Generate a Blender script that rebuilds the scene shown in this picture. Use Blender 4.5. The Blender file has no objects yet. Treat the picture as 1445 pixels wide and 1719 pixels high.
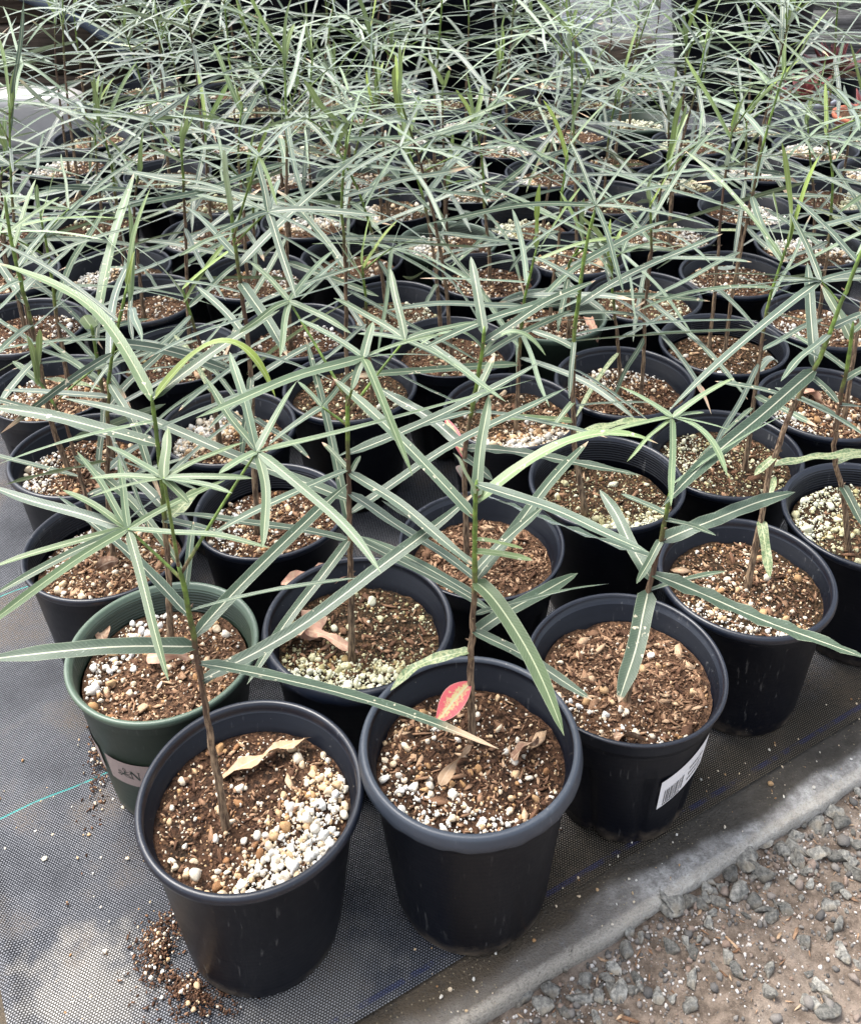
import bpy, math, random
import numpy as np
from mathutils import Vector, Matrix
R_ = math.radians
scene = bpy.context.scene
S = 0.085            # metres per pot-rim radius; most shapes below are laid out in rim radii
# ------------------------------------------------------------------ camera
cam_d = bpy.data.cameras.new("camera")
cam = bpy.data.objects.new("camera", cam_d)
scene.collection.objects.link(cam)
cam_d.sensor_fit = 'HORIZONTAL'; cam_d.sensor_width = 36.0
cam_d.lens = 1807.73/1445*36.0
cam_d.shift_y = -(859.5-337.26)/1445
cam_d.clip_start = 0.02; cam_d.clip_end = 400
H0 = 1.757           # rim height over the ground cloth, in rim radii
cam.matrix_world = Matrix.Translation((0, 0, (8.4258+H0)*S)) @ Matrix.Rotation(R_(90-21.777), 4, 'X') @ Matrix.Rotation(R_(-1.09), 4, 'Z')
cam_d.dof.use_dof = True; cam_d.dof.focus_distance = 1.0; cam_d.dof.aperture_fstop = 40.0
scene.camera = cam
# ------------------------------------------------------------------ light
SUN_EL, SUN_AZ = 64, 300     # degrees; azimuth the light comes from, measured clockwise from +Y
w = bpy.data.worlds.new("World"); scene.world = w; w.use_nodes = True
wt = w.node_tree; bg = wt.nodes["Background"]
sky = wt.nodes.new("ShaderNodeTexSky"); sky.sky_type = 'NISHITA'; sky.sun_disc = False
sky.sun_elevation = R_(SUN_EL); sky.sun_rotation = R_(SUN_AZ); sky.dust_density = 4.0; sky.ozone_density = 1.0
hsv = wt.nodes.new('ShaderNodeHueSaturation'); hsv.inputs['Saturation'].default_value = .45     # thin white overcast
wt.links.new(sky.outputs[0], hsv.inputs['Color']); wt.links.new(hsv.outputs[0], bg.inputs[0]); bg.inputs[1].default_value = 0.15
sun_d = bpy.data.lights.new("sun", 'SUN'); sun_d.energy = 1.8; sun_d.angle = R_(32); sun_d.color = (1, .975, .93)
sun = bpy.data.objects.new("sun", sun_d); scene.collection.objects.link(sun)
az, el = R_(SUN_AZ), R_(SUN_EL)
sdir = Vector((math.sin(az)*math.cos(el), math.cos(az)*math.cos(el), math.sin(el)))
sun.rotation_euler = (-sdir).to_track_quat('-Z', 'Y').to_euler()
scene.view_settings.view_transform = 'Standard'; scene.view_settings.look = 'None'
scene.view_settings.exposure = 1.72; scene.view_settings.gamma = 1.0
scene.cycles.max_bounces = 6; scene.cycles.diffuse_bounces = 3; scene.cycles.glossy_bounces = 3
scene.cycles.transmission_bounces = 4; scene.cycles.transparent_max_bounces = 6
# ------------------------------------------------------------------ helpers
def link(o, parent=None):
    scene.collection.objects.link(o)
    if parent is not None: o.parent = parent
    return o
def mk(name, V, F, mat=None, parent=None, smooth=True, attrs=None, uv=None, loc=None, mats=None, mi=None):
    """one mesh object; V in rim radii, F a list of faces or an (n,k) array"""
    V = np.asarray(V, dtype=np.float32)*S
    me = bpy.data.meshes.new(name)
    me.vertices.add(len(V)); me.vertices.foreach_set("co", V.ravel())
    if isinstance(F, np.ndarray):
        k = F.shape[1]; flat = F.ravel().astype(np.int32); starts = np.arange(0, len(flat), k, dtype=np.int32)
    else:
        flat = np.array([i for f in F for i in f], dtype=np.int32)
        lens = np.array([len(f) for f in F], dtype=np.int32); starts = np.concatenate([[0], np.cumsum(lens)[:-1]]).astype(np.int32)
    me.loops.add(len(flat)); me.loops.foreach_set("vertex_index", flat)
    me.polygons.add(len(starts)); me.polygons.foreach_set("loop_start", starts)
    me.update(calc_edges=True); me.validate()
    if smooth: me.polygons.foreach_set("use_smooth", np.ones(len(me.polygons), dtype=bool))
    for n, a in (attrs or {}).items():
        at = me.attributes.new(n, 'FLOAT', 'POINT'); at.data.foreach_set("value", np.asarray(a, dtype=np.float32))
    if uv is not None:
        ul = me.uv_layers.new(name="UVMap"); uvv = np.asarray(uv, dtype=np.float32)
        ul.data.foreach_set("uv", uvv[flat].ravel())
    if mat is not None: me.materials.append(mat)
    o = bpy.data.objects.new(name, me)
    if loc is not None: o.location = Vector(loc)*S
    return link(o, parent)
def thing(name, label, cat, loc=(0, 0, 0), group=None):
    o = bpy.data.objects.new(name, None); o.empty_display_size = .02
    o.location = Vector(loc)*S; link(o)
    return tag(o, label, cat, group)
def tag(o, label=None, cat=None, group=None, kind=None):
    if label: o["label"] = label
    if cat: o["category"] = cat
    if group: o["group"] = group
    if kind: o["kind"] = kind
    return o
class MB:
    """collects geometry with per-point attributes"""
    def __init__(s): s.V = []; s.F = []; s.n = 0; s.A = {}; s.U = []
    def add(s, V, F, uv=None, **at):
        V = np.asarray(V, float); s.V.append(V)
        s.F += [[i+s.n for i in f] for f in F]
        s.U.append(np.asarray(uv, float) if uv is not None else np.zeros((len(V), 2)))
        for k, a in at.items():
            s.A.setdefault(k, []).append(np.broadcast_to(np.asarray(a, float), (len(V),)))
        s.n += len(V)
    def build(s, name, mat, parent=None, smooth=True, loc=None):
        return mk(name, np.vstack(s.V), s.F, mat, parent, smooth, {k: np.concatenate(a) for k, a in s.A.items()}, np.vstack(s.U), loc)
# ------------------------------------------------------------------ materials
class NT:
    def __init__(s, name):
        s.m = bpy.data.materials.new(name); s.m.use_nodes = True; s.t = s.m.node_tree
        s.b = s.t.nodes["Principled BSDF"]; s.out = s.t.nodes["Material Output"]
    def n(s, typ, **kw):
        x = s.t.nodes.new("ShaderNode"+typ)
        for k, v in kw.items(): setattr(x, k, v)
        return x
    def ln(s, a, b): s.t.links.new(a, b)
    def setin(s, sock, v):
        if hasattr(v, "links") or hasattr(v, "is_linked"): s.ln(v, sock)
        else: sock.default_value = v
    def coord(s, k="Object"): return s.n("TexCoord").outputs[k]
    def attr(s, name): return s.n("Attribute", attribute_name=name).outputs["Fac"]
    def math(s, op, a, b=0.0, c=0.0, clamp=False):
        x = s.n("Math", operation=op); x.use_clamp = clamp
        s.setin(x.inputs[0], a); s.setin(x.inputs[1], b)
        if op in ("MULTIPLY_ADD", "SMOOTH_MIN", "COMPARE"): s.setin(x.inputs[2], c)
        return x.outputs[0]
    def mr(s, v, a, b, c=0., d=1., smooth=True):
        x = s.n("MapRange"); x.interpolation_type = 'SMOOTHSTEP' if smooth else 'LINEAR'
        s.setin(x.inputs[0], v)
        for i, q in enumerate((a, b, c, d)): x.inputs[1+i].default_value = q
        return x.outputs[0]
    def noise(s, vec, scale, detail=3., rough=.55, dist=0.):
        x = s.n("TexNoise"); s.ln(vec, x.inputs["Vector"])
        x.inputs["Scale"].default_value = scale; x.inputs["Detail"].default_value = detail
        x.inputs["Roughness"].default_value = rough; x.inputs["Distortion"].default_value = dist
        return x.outputs[0]
    def vor(s, vec, scale, feature='F1', out="Distance"):
        x = s.n("TexVoronoi", feature=feature); s.ln(vec, x.inputs["Vector"]); x.inputs["Scale"].default_value = scale
        return x.outputs[out]
    def mix(s, f, a, b):
        x = s.n("Mix", data_type='RGBA'); s.setin(x.inputs[0], f)
        for i, c in ((6, a), (7, b)):
            if isinstance(c, tuple): x.inputs[i].default_value = (*c, 1) if len(c) == 3 else c
            else: s.ln(c, x.inputs[i])
        return x.outputs[2]
    def ramp(s, f, stops):
        x = s.n("ValToRGB"); s.ln(f, x.inputs[0]); e = x.color_ramp.elements
        while len(e) < len(stops): e.new(.5)
        for q, (p, c) in zip(e, stops): q.position = p; q.color = (*c, 1)
        return x.outputs[0]
    def bump(s, h, strength=.3, dist=.001):
        x = s.n("Bump"); s.ln(h, x.inputs["Height"]); x.inputs["Strength"].default_value = strength; x.inputs["Distance"].default_value = dist
        s.ln(x.outputs[0], s.b.inputs["Normal"])
    def sep(s, vec):
        x = s.n("SeparateXYZ"); s.ln(vec, x.inputs[0]); return x.outputs
    def fin(s, col=None, rough=.6, spec=.5, **kw):
        if col is not None: s.setin(s.b.inputs["Base Color"], (*col, 1) if isinstance(col, tuple) else col)
        s.setin(s.b.inputs["Roughness"], rough); s.b.inputs["Specular IOR Level"].default_value = spec
        for k, v in kw.items(): s.setin(s.b.inputs[k], v)
        return s.m
def m_plastic(name, base, dust, rough=.42, spec=.5):
    t = NT(name); c = t.coord(); rnd = t.n("ObjectInfo").outputs["Random"]
    off = t.n("VectorMath", operation='ADD'); t.ln(c, off.inputs[0])
    cb = t.n("CombineXYZ"); t.ln(t.math('MULTIPLY', rnd, 7.), cb.inputs[0]); t.ln(cb.outputs[0], off.inputs[1]); c = off.outputs[0]
    n1 = t.noise(c, 22, 5, .65); n2 = t.noise(c, 130, 4, .7)
    z = t.sep(t.coord())[2]
    low = t.mr(z, -.0, .05, 1, 0)
    d = t.math('MULTIPLY', t.mr(n1, .48, .78), t.mr(n2, .35, .75))
    d = t.math('MULTIPLY', d, t.math('MULTIPLY_ADD', low, .35, .26))
    spk = t.math('MULTIPLY', t.mr(t.vor(c, 330), .16, .08), t.mr(t.noise(c, 60, 2), .62, .75))
    col = t.mix(d, base, dust)
    col = t.mix(t.math('MULTIPLY', spk, .5), col, (.45, .4, .33))
    sm = t.n("Mapping"); t.ln(c, sm.inputs[0]); sm.inputs["Rotation"].default_value = (1.1, .5, .9); sm.inputs["Scale"].default_value = (1, 1, .06)
    scr = t.math('MULTIPLY', t.mr(t.noise(sm.outputs[0], 260, 2, .5), .64, .72), t.mr(n1, .46, .60)); col = t.mix(t.math('MULTIPLY', scr, .28), col, (.18, .18, .18))
    foot = t.math('MULTIPLY', t.mr(t.math('ADD', z, t.math('MULTIPLY', n2, .02)), .030, .010), t.mr(n1, .40, .66)); col = t.mix(t.math('MULTIPLY', foot, .7), col, (.17, .135, .10))
    ring = t.n("TexWave", wave_type='BANDS', bands_direction='Z'); t.ln(c, ring.inputs[0]); ring.inputs["Scale"].default_value = 60; ring.inputs["Distortion"].default_value = 3; ring.inputs["Detail"].default_value = 3
    t.bump(t.math('ADD', t.math('MULTIPLY', n2, .5), t.math('MULTIPLY', ring.outputs[1], .12)), .12, .0012)
    return t.fin(col, t.math('MULTIPLY_ADD', n1, .28, rough-.14), spec)
M_BLACK = m_plastic("black_plastic", (.0014, .0024, .0060), (.028, .030, .034), .40, .27)
M_RIM = m_plastic("skylit_scuffed_black_rim", (.0060, .0085, .0160), (.065, .076, .095), .36, .5)  # lighter than the wall: scuffs plus sky reflection painted into the colour
M_GREEN = m_plastic("green_plastic", (.019, .033, .021), (.08, .09, .07))
M_LIP = m_plastic("worn_black_plastic", (.030, .038, .052), (.20, .22, .24), .46)
M_GRIM = m_plastic("skylit_scuffed_green_rim", (.070, .102, .074), (.22, .25, .20), .40)  # green rim paled by wear and by sky reflection put into its colour
def m_leaf():
    t = NT("leaf"); uv = t.n("UVMap").outputs[0]; x, y, _ = t.sep(uv)
    tint = t.attr("tint"); mark = t.attr("mark"); rnd = t.attr("rnd")
    dx = t.math('ABSOLUTE', t.math('SUBTRACT', x, .5))
    obj = t.coord()
    n1 = t.noise(obj, 60, 3, .6); n2 = t.noise(obj, 420, 3, .7)
    base = t.ramp(tint, [(0, (.038, .064, .042)), (.3, (.052, .088, .050)), (.6, (.084, .136, .056)), (.85, (.125, .195, .042)), (1., (.15, .24, .03))])
    hs = t.n("HueSaturation"); t.ln(base, hs.inputs["Color"])
    t.ln(t.math('MULTIPLY_ADD', rnd, .05, .475), hs.inputs["Hue"]); t.ln(t.math('MULTIPLY', t.math('MULTIPLY_ADD', n1, .55, .72), t.math('MULTIPLY_ADD', rnd, .75, .95)), hs.inputs["Value"])
    t.ln(t.math('MULTIPLY_ADD', rnd, -.55, 1.08), hs.inputs["Saturation"])  # rnd pales and greys the leaf; its range carries painted sky sheen
    base = hs.outputs[0]
    # side veins: fine oblique lines, paler
    v = t.math('ADD', t.math('MULTIPLY', y, 260.), t.math('MULTIPLY', dx, -30.))
    vein = t.math('MULTIPLY', t.mr(t.math('SINE', v), .5, 1.), .10)
    base = t.mix(vein, base, (.20, .27, .17))
    # dusty pale speckle on older leaves
    old = t.mr(tint, .5, .0)
    spk = t.math('MULTIPLY', t.mr(n2, .60, .75), t.math('MULTIPLY', old, .34))
    base = t.mix(spk, base, (.30, .36, .30))
    # yellowed speckled leaf (mark 1), red leaf (mark 2), brown tip (mark 3), dry leaf (mark 4/5)
    m1 = t.math('COMPARE', mark, 1., .3); m2 = t.math('COMPARE', mark, 2., .3); m3 = t.math('COMPARE', mark, 3., .3)
    yel = t.mix(t.mr(n2, .40, .62), (.11, .17, .075), (.36, .38, .20))
    base = t.mix(t.math('MULTIPLY', m1, .85), base, yel)
    red = t.mix(t.mr(t.math('ADD', n2, t.math('MULTIPLY', dx, .9)), .52, .78), (.50, .42, .18), (.55, .085, .10))
    base = t.mix(m2, base, red)
    tip = t.math('MULTIPLY', m3, t.mr(t.math('ADD', y, t.math('MULTIPLY', n1, .12)), .86, .96))
    base = t.mix(tip, base, (.42, .29, .19))
    m4 = t.math('COMPARE', mark, 4., .3)
    tip4 = t.math('MULTIPLY', m4, t.mr(t.math('ADD', y, t.math('MULTIPLY', n1, .05)), .965, 1.0)); base = t.mix(tip4, base, (.40, .27, .17))
    hole = t.math('MULTIPLY', t.math('MAXIMUM', m3, m4), t.mr(t.noise(obj, 150, 2), .66, .72)); base = t.mix(hole, base, (.52, .46, .33))
    # pale midrib and thin pale margin
    rib = t.math('MULTIPLY', t.mr(dx, .050, .026), t.math('MULTIPLY_ADD', tint, -.35, .88))
    base = t.mix(rib, base, t.mix(tint, (.50, .49, .37), (.40, .48, .22)))
    edge = t.math('MULTIPLY', t.mr(dx, .45, .495), .40); base = t.mix(edge, base, (.36, .40, .28))
    back = t.n("NewGeometry").outputs["Backfacing"]
    base = t.mix(t.math('MULTIPLY', back, .45), base, (.16, .21, .10))
    t.bump(t.math('ADD', t.math('MULTIPLY', t.math('SINE', v), .3), n2), .18, .0006)
    t.b.inputs['Sheen Weight'].default_value = 1.0; t.b.inputs['Sheen Roughness'].default_value = .26; t.b.inputs['Sheen Tint'].default_value = (.93, 1, .96, 1)   # waxy bloom
    t.fin(base, t.math('MULTIPLY_ADD', n1, .2, .38), .5)
    tr = t.n("BsdfTranslucent"); t.ln(base, tr.inputs[0])
    ms = t.n("MixShader"); ms.inputs[0].default_value = .17
    t.ln(t.b.outputs[0], ms.inputs[1]); t.ln(tr.outputs[0], ms.inputs[2]); t.ln(ms.outputs[0], t.out.inputs[0])
    return t.m
M_LEAF = m_leaf()
def m_dry():
    t = NT("dry_leaf"); x, y, _ = t.sep(t.n("UVMap").outputs[0]); dx = t.math('ABSOLUTE', t.math('SUBTRACT', x, .5))
    o = t.coord(); n = t.noise(o, 160, 4, .65); k = t.attr("mark")
    c = t.ramp(k, [(0, (.40, .21, .16)), (.5, (.40, .27, .16)), (1, (.20, .11, .07))])
    c = t.mix(t.mr(n, .4, .75), c, (.50, .36, .24)); c = t.mix(t.math('MULTIPLY', t.mr(dx, .07, .03), .6), c, (.55, .40, .28))
    t.bump(n, .4, .001); return t.fin(c, .7, .3)
M_DRY = m_dry()
def m_stem():
    t = NT("stem_bark"); x, y, _ = t.sep(t.n("UVMap").outputs[0]); g = t.attr("tint"); o = t.coord()
    st = t.n("Mapping"); t.ln(o, st.inputs[0]); st.inputs["Scale"].default_value = (1, 1, .12)
    n = t.noise(st.outputs[0], 520, 4, .7); n2 = t.noise(o, 120, 3)
    bark = t.mix(t.mr(n, .38, .66), (.055, .032, .020), (.30, .21, .13))
    bark = t.mix(t.mr(y, .38, .80), bark, t.mix(n2, (.040, .018, .013), (.085, .045, .028)))
    grn = t.mix(t.mr(n2, .4, .7), (.075, .12, .025), (.16, .25, .045))
    f = t.mr(t.math('ADD', t.math('SUBTRACT', y, t.math('SUBTRACT', 1.08, t.math('MULTIPLY', g, .75))), t.math('MULTIPLY', t.math('SUBTRACT', n2, .5), .25)), -.1, .16)
    t.bump(n, .5, .0012)
    return t.fin(t.mix(f, bark, grn), t.math('MULTIPLY_ADD', f, -.3, .75), .4)
M_STEM = m_stem()
def m_soil(name, dark, light):
    t = NT(name); o = t.coord(); n = t.noise(o, 140, 6, .72); v = t.vor(o, 420, out="Color"); n3 = t.noise(o, 30, 3)
    c = t.mix(t.mr(n, .36, .68), dark, light); c = t.mix(t.math('MULTIPLY', t.mr(t.sep(v)[0], .72, .95), .5), c, (.20, .11, .06))
    c = t.mix(t.math('MULTIPLY', t.mr(n3, .56, .68), .6), c, (.013, .010, .006))
    h = t.math('ADD', n, t.math('MULTIPLY', t.vor(o, 360), .8)); t.bump(h, .9, .0035)
    return t.fin(c, .9, .2)
M_SOIL = [m_soil("potting_soil", (.014, .0075, .0045), (.085, .042, .023)), m_soil("bark_soil", (.030, .016, .010), (.15, .082, .046)), m_soil("mossy_soil", (.012, .009, .005), (.075, .042, .020))]
def m_grain(name, stops, bump=.5, rough=.85, sc=900):
    t = NT(name); k = t.attr("tint"); o = t.coord(); n = t.noise(o, sc, 3, .7)
    c = t.ramp(k, stops); hs = t.n("HueSaturation"); t.ln(c, hs.inputs["Color"]); t.ln(t.math('MULTIPLY_ADD', n, .7, .62), hs.inputs["Value"])
    t.bump(n, bump, .0008); return t.fin(hs.outputs[0], rough, .25)
M_PERL = m_grain("perlite", [(0, (.68, .67, .63)), (.35, (.66, .58, .45)), (.6, (.60, .44, .27)), (.85, (.38, .22, .10)), (1, (.26, .13, .06))])
M_PERLG = m_grain("algae_perlite", [(0, (.64, .64, .51)), (.4, (.54, .52, .34)), (.75, (.33, .30, .15)), (1, (.27, .17, .07))])
M_CHIP = m_grain("bark_chips", [(0, (.040, .019, .011)), (.35, (.14, .072, .041)), (.7, (.31, .185, .11)), (1, (.55, .39, .25))], .6, .85, 500)
M_GRAVEL = m_grain("gravel_bits", [(0, (.09, .085, .08)), (.35, (.22, .20, .18)), (.6, (.24, .17, .13)), (.8, (.48, .44, .40)), (1, (.62, .59, .56))])
def m_stone():
    t = NT("stone"); o = t.coord(); r = t.n("ObjectInfo").outputs["Random"]
    n = t.noise(o, 210, 7, .75); n2 = t.noise(o, 60, 3)
    c = t.mix(t.mr(n, .30, .72), (.085, .083, .074), (.40, .38, .325)); c = t.mix(t.math('MULTIPLY', t.mr(n2, .5, .66), .55), c, (.22, .17, .10))
    hs = t.n("HueSaturation"); t.ln(c, hs.inputs["Color"]); t.ln(t.math('MULTIPLY_ADD', r, .8, .5), hs.inputs["Value"]); hs.inputs["Saturation"].default_value = .8
    t.bump(n, .8, .003); return t.fin(hs.outputs[0], .75, .35)
M_STONE = m_stone()
NX, NY = -.49, .872           # unit vector across the cloth's stripes; (.872,.49) runs along them
def cloth_coords(t):
    x, y, _ = t.sep(t.coord())
    a = t.math('DIVIDE', t.math('ADD', t.math('MULTIPLY', x, -NX*1.), t.math('MULTIPLY', y, NY)), S)   # placeholder, replaced below
    return x, y
def m_cloth():
    t = NT("woven_ground_cloth"); c = t.coord(); x, y, z = t.sep(c)
    al = t.math('DIVIDE', t.math('ADD', t.math('MULTIPLY', x, .872), t.math('MULTIPLY', y, .49)), S)
    ac = t.math('DIVIDE', t.math('ADD', t.math('MULTIPLY', x, -.49), t.math('MULTIPLY', y, .872)), S)
    n = t.noise(c, 9, 5, .6); n2 = t.noise(c, 45, 4, .65); n4 = t.noise(c, 500, 2, .6)
    wob = t.math('MULTIPLY', t.math('SUBTRACT', n2, .5), .022)
    p1, p2 = .0285, .0215
    row = t.math('FLOOR', t.math('DIVIDE', t.math('ADD', ac, wob), p2)); half = t.math('MULTIPLY', t.math('MODULO', row, 2.), .5)
    fu = t.math('FRACT', t.math('ADD', t.math('DIVIDE', t.math('ADD', al, wob), p1), half)); fv = t.math('FRACT', t.math('DIVIDE', t.math('ADD', ac, wob), p2))
    du = t.math('ABSOLUTE', t.math('SUBTRACT', fu, .5)); dv = t.math('ABSOLUTE', t.math('SUBTRACT', fv, .5))
    dot = t.math('MULTIPLY', t.mr(du, .42, .20), t.mr(dv, .44, .18))
    wear = t.math('MULTIPLY', t.mr(n, .05, .95), t.math('MULTIPLY_ADD', n4, 1.1, .25))
    # dusty pale patch towards the near corner (settled dust), a shape of its own
    pd = t.n("VectorMath", operation='DISTANCE'); t.ln(c, pd.inputs[0]); pd.inputs[1].default_value = (-3.25*S, 6.35*S, 0)
    patch = t.mr(t.math('ADD', t.math('DIVIDE', pd.outputs["Value"], S), t.math('MULTIPLY', t.math('SUBTRACT', n2, .5), 1.6)), 0.85, .15)
    pe = t.n("VectorMath", operation='DISTANCE'); t.ln(c, pe.inputs[0]); pe.inputs[1].default_value = (-1.2*S, 6.4*S, 0)
    patch2 = t.mr(t.math('ADD', t.math('DIVIDE', pe.outputs["Value"], S), t.math('MULTIPLY', t.math('SUBTRACT', n2, .5), 1.6)), 1.0, .2)
    dusty = t.math('MAXIMUM', patch, t.math('MULTIPLY', patch2, .75))
    thread = t.mix(wear, (.055, .058, .068), (.40, .41, .44)); thread = t.mix(t.math('MULTIPLY', dusty, .55), thread, (.60, .575, .53))
    gap = t.mix(t.math('MULTIPLY', t.mr(n2, .45, .75), .5), (.006, .007, .010), (.022, .024, .029)); gap = t.mix(t.math('MULTIPLY', dusty, .30), gap, (.16, .14, .11))
    col = t.mix(dot, gap, thread)
    # stained brown strip along the hem next to the concrete
    hem = t.mr(t.math('ADD', ac, t.math('MULTIPLY', t.math('SUBTRACT', n2, .5), .5)), 6.9, 6.0)
    right = t.mr(x, -.02, .08)
    col = t.mix(t.math('MULTIPLY', t.math('MULTIPLY', hem, right), .85), col, t.mix(dot, (.012, .010, .007), (.12, .095, .06)))
    dirt = t.math('MULTIPLY', t.math('MULTIPLY', t.mr(n, .50, .66), t.mr(n4, .3, .6)), .6); col = t.mix(dirt, col, (.10, .075, .05))
    # woven marker stripes
    def stripe(pos, wd): return t.mr(t.math('ABSOLUTE', t.math('SUBTRACT', t.math('ADD', ac, t.math('MULTIPLY', wob, .6)), pos)), wd, wd*.55)
    blue = t.math('MULTIPLY', stripe(5.80, .035), t.mr(n2, .40, .56)); col = t.mix(t.math('MULTIPLY', t.math('MULTIPLY', blue, t.math('MULTIPLY_ADD', dot, .6, .25)), .6), col, (.020, .036, .16))
    cy = t.math('MAXIMUM', stripe(9.38, .013), stripe(12.88, .013)); cy = t.math('MULTIPLY', cy, t.mr(al, 1.4, .95)); cy = t.math('MULTIPLY', cy, t.mr(fu, .12, .3))
    col = t.mix(t.math('MULTIPLY', t.math('MULTIPLY', cy, .8), t.mr(n2, .3, .5)), col, (.05, .36, .33))
    t.bump(t.math('ADD', dot, t.math('MULTIPLY', n4, .3)), .7, .0012)
    return t.fin(col, .72, .16)
M_CLOTH = m_cloth()
def m_concrete():
    t = NT("concrete"); c = t.coord(); x, y, z = t.sep(c)
    ac = t.math('DIVIDE', t.math('ADD', t.math('MULTIPLY', x, -.49), t.math('MULTIPLY', y, .872)), S)
    n = t.noise(c, 14, 5, .62); n2 = t.noise(c, 90, 6, .75); n3 = t.noise(c, 420, 3, .7)
    col = t.mix(t.math('ADD', t.mr(n2, .35, .68), t.math('MULTIPLY', t.math('SUBTRACT', n3, .5), .9)), (.20, .192, .18), (.47, .46, .44))
    col = t.mix(t.math('MULTIPLY', t.mr(n, .45, .62), .35), col, (.17, .15, .13))
    # water stain soaking out from under the cloth
    wet = t.mr(t.math('ADD', ac, t.math('MULTIPLY', t.math('SUBTRACT', t.noise(c, 6, 3, .5), .5), .95)), 5.38, 5.52)
    wc = t.mix(n2, (.022, .019, .015), (.070, .058, .042)); col = t.mix(t.math('MULTIPLY', wet, .93), col, wc)
    brown = t.math('MULTIPLY', t.mr(x, .19, .09), t.mr(n2, .2, .55)); col = t.mix(t.math('MULTIPLY', brown, .72), col, (.085, .062, .038))
    spk = t.math('MULTIPLY', t.mr(t.vor(c, 260), .20, .10), t.mr(n, .45, .56)); col = t.mix(t.math('MULTIPLY', spk, .75), col, (.34, .28, .18))
    pit = t.mr(t.vor(c, 150), .10, .03); col = t.mix(t.math('MULTIPLY', pit, .6), col, (.05, .047, .045))
    arr = t.math('MULTIPLY', t.mr(t.math('ADD', t.math('ADD', ac, t.math('MULTIPLY', x, .13)), t.math('MULTIPLY', t.math('SUBTRACT', n2, .5), .10)), 5.335, 5.285), t.mr(n3, .2, .6))
    col = t.mix(t.math('MULTIPLY', arr, .55), col, (.50, .46, .39))
    col = t.mix(t.math('MULTIPLY', t.mr(n3, .56, .66), .35), col, (.06, .055, .05))
    t.bump(t.math('ADD', t.math('MULTIPLY', n2, .8), t.math('MULTIPLY', n3, .9)), .9, .003)
    return t.fin(col, t.math('MULTIPLY_ADD', wet, -.16, .88), .3)
M_CONC = m_concrete()
def m_dirt():
    t = NT("packed_dirt"); c = t.coord(); n = t.noise(c, 9, 5, .6); n2 = t.noise(c, 70, 6, .72); n3 = t.noise(c, 400, 4, .75)
    col = t.mix(t.mr(n2, .34, .68), (.100, .076, .058), (.27, .212, .166)); col = t.mix(t.math('MULTIPLY', t.mr(n, .50, .66), .7), col, (.34, .285, .235))
    col = t.mix(t.math('MULTIPLY', t.mr(n3, .58, .70), .5), col, (.36, .28, .23)); col = t.mix(t.math('MULTIPLY', t.mr(n3, .42, .32), .5), col, (.06, .038, .028))
    t.bump(t.math('ADD', n2, t.math('MULTIPLY', n3, .7)), .9, .004)
    return t.fin(col, .92, .2)
M_DIRT = m_dirt()
def m_wood(name, a, b, sc=(1, 14, 14)):
    t = NT(name); mp = t.n("Mapping"); t.ln(t.coord(), mp.inputs[0]); mp.inputs["Scale"].default_value = sc
    n = t.noise(mp.outputs[0], 9, 6, .7, .6); n2 = t.noise(t.coord(), 12, 3)
    c = t.mix(t.mr(n, .35, .68), a, b); c = t.mix(t.math('MULTIPLY', t.mr(n2, .45, .7), .5), c, tuple(q*.5 for q in a))
    t.bump(n, .6, .003); return t.fin(c, .8, .3)
M_WOOD = m_wood("dark_timber", (.022, .015, .010), (.070, .050, .036))
M_GREYWOOD = m_wood("weathered_timber", (.075, .072, .070), (.30, .29, .28))
def m_simple(name, col, rough=.5, var=.3, sc=60, spec=.5, **kw):
    t = NT(name); n = t.noise(t.coord(), sc, 4, .6)
    hs = t.n("HueSaturation"); hs.inputs["Color"].default_value = (*col, 1); t.ln(t.math('MULTIPLY_ADD', n, var*2, 1-var), hs.inputs["Value"])
    t.bump(n, .15, .002); return t.fin(hs.outputs[0], rough, spec, **kw)
M_RED = m_simple("red_succulent_leaf", (.17, .042, .040), .5, .45, 40)
M_TERRA = m_simple("terracotta", (.33, .10, .055), .75)
M_HOSE = m_simple("blue_black_hose", (.022, .034, .055), .4)
M_BAG = m_simple("cloudy_plastic_sheet", (.36, .35, .34), .30, .3, 14)
M_PAPER = m_simple("white_paper_sticker", (.78, .78, .80), .45, .06)
M_INK = m_simple("grey_ink", (.10, .10, .105), .6, .1)
M_BAND = m_simple("mauve_label_band", (.30, .235, .215), .6, .12, 200)
M_GINK = m_simple("dark_green_ink", (.022, .035, .027), .6, .1)
M_TEAL = m_simple("teal_plastic", (.01, .14, .19), .4, .3)
M_GREYPOT = m_simple("grey_blue_plastic", (.24, .26, .29), .5, .2)
# ------------------------------------------------------------------ shape builders (all in rim radii)
def lathe(prof, seg, mod=None):
    """closed-profile surface of revolution; prof [(r,z)], mod(i,theta)->(dr,dz)"""
    th = np.linspace(0, 2*np.pi, seg, endpoint=False); V = []; n = len(prof)
    for i, (r, z) in enumerate(prof):
        for a in th:
            dr, dz = mod(i, a) if mod else (0, 0)
            V.append(((r+dr)*math.cos(a), (r+dr)*math.sin(a), z+dz))
    F = []
    for i in range(n-1):
        for j in range(seg):
            k = (j+1) % seg
            F.append((i*seg+j, i*seg+k, (i+1)*seg+k, (i+1)*seg+j))
    F.append(tuple(range(seg))[::-1]); F.append(tuple((n-1)*seg+j for j in range(seg)))
    return V, F
def frames(P):
    P = np.asarray(P, float); T = np.gradient(P, axis=0); T /= np.linalg.norm(T, axis=1)[:, None]+1e-9
    N = []; ref = np.array([1., .13, 0]) if abs(T[0][0]) < .9 else np.array([0, 1., 0])
    for t in T:
        a = ref-t*np.dot(ref, t); a /= np.linalg.norm(a); N.append(a); ref = a
    N = np.array(N); return T, N, np.cross(T, N)
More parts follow.
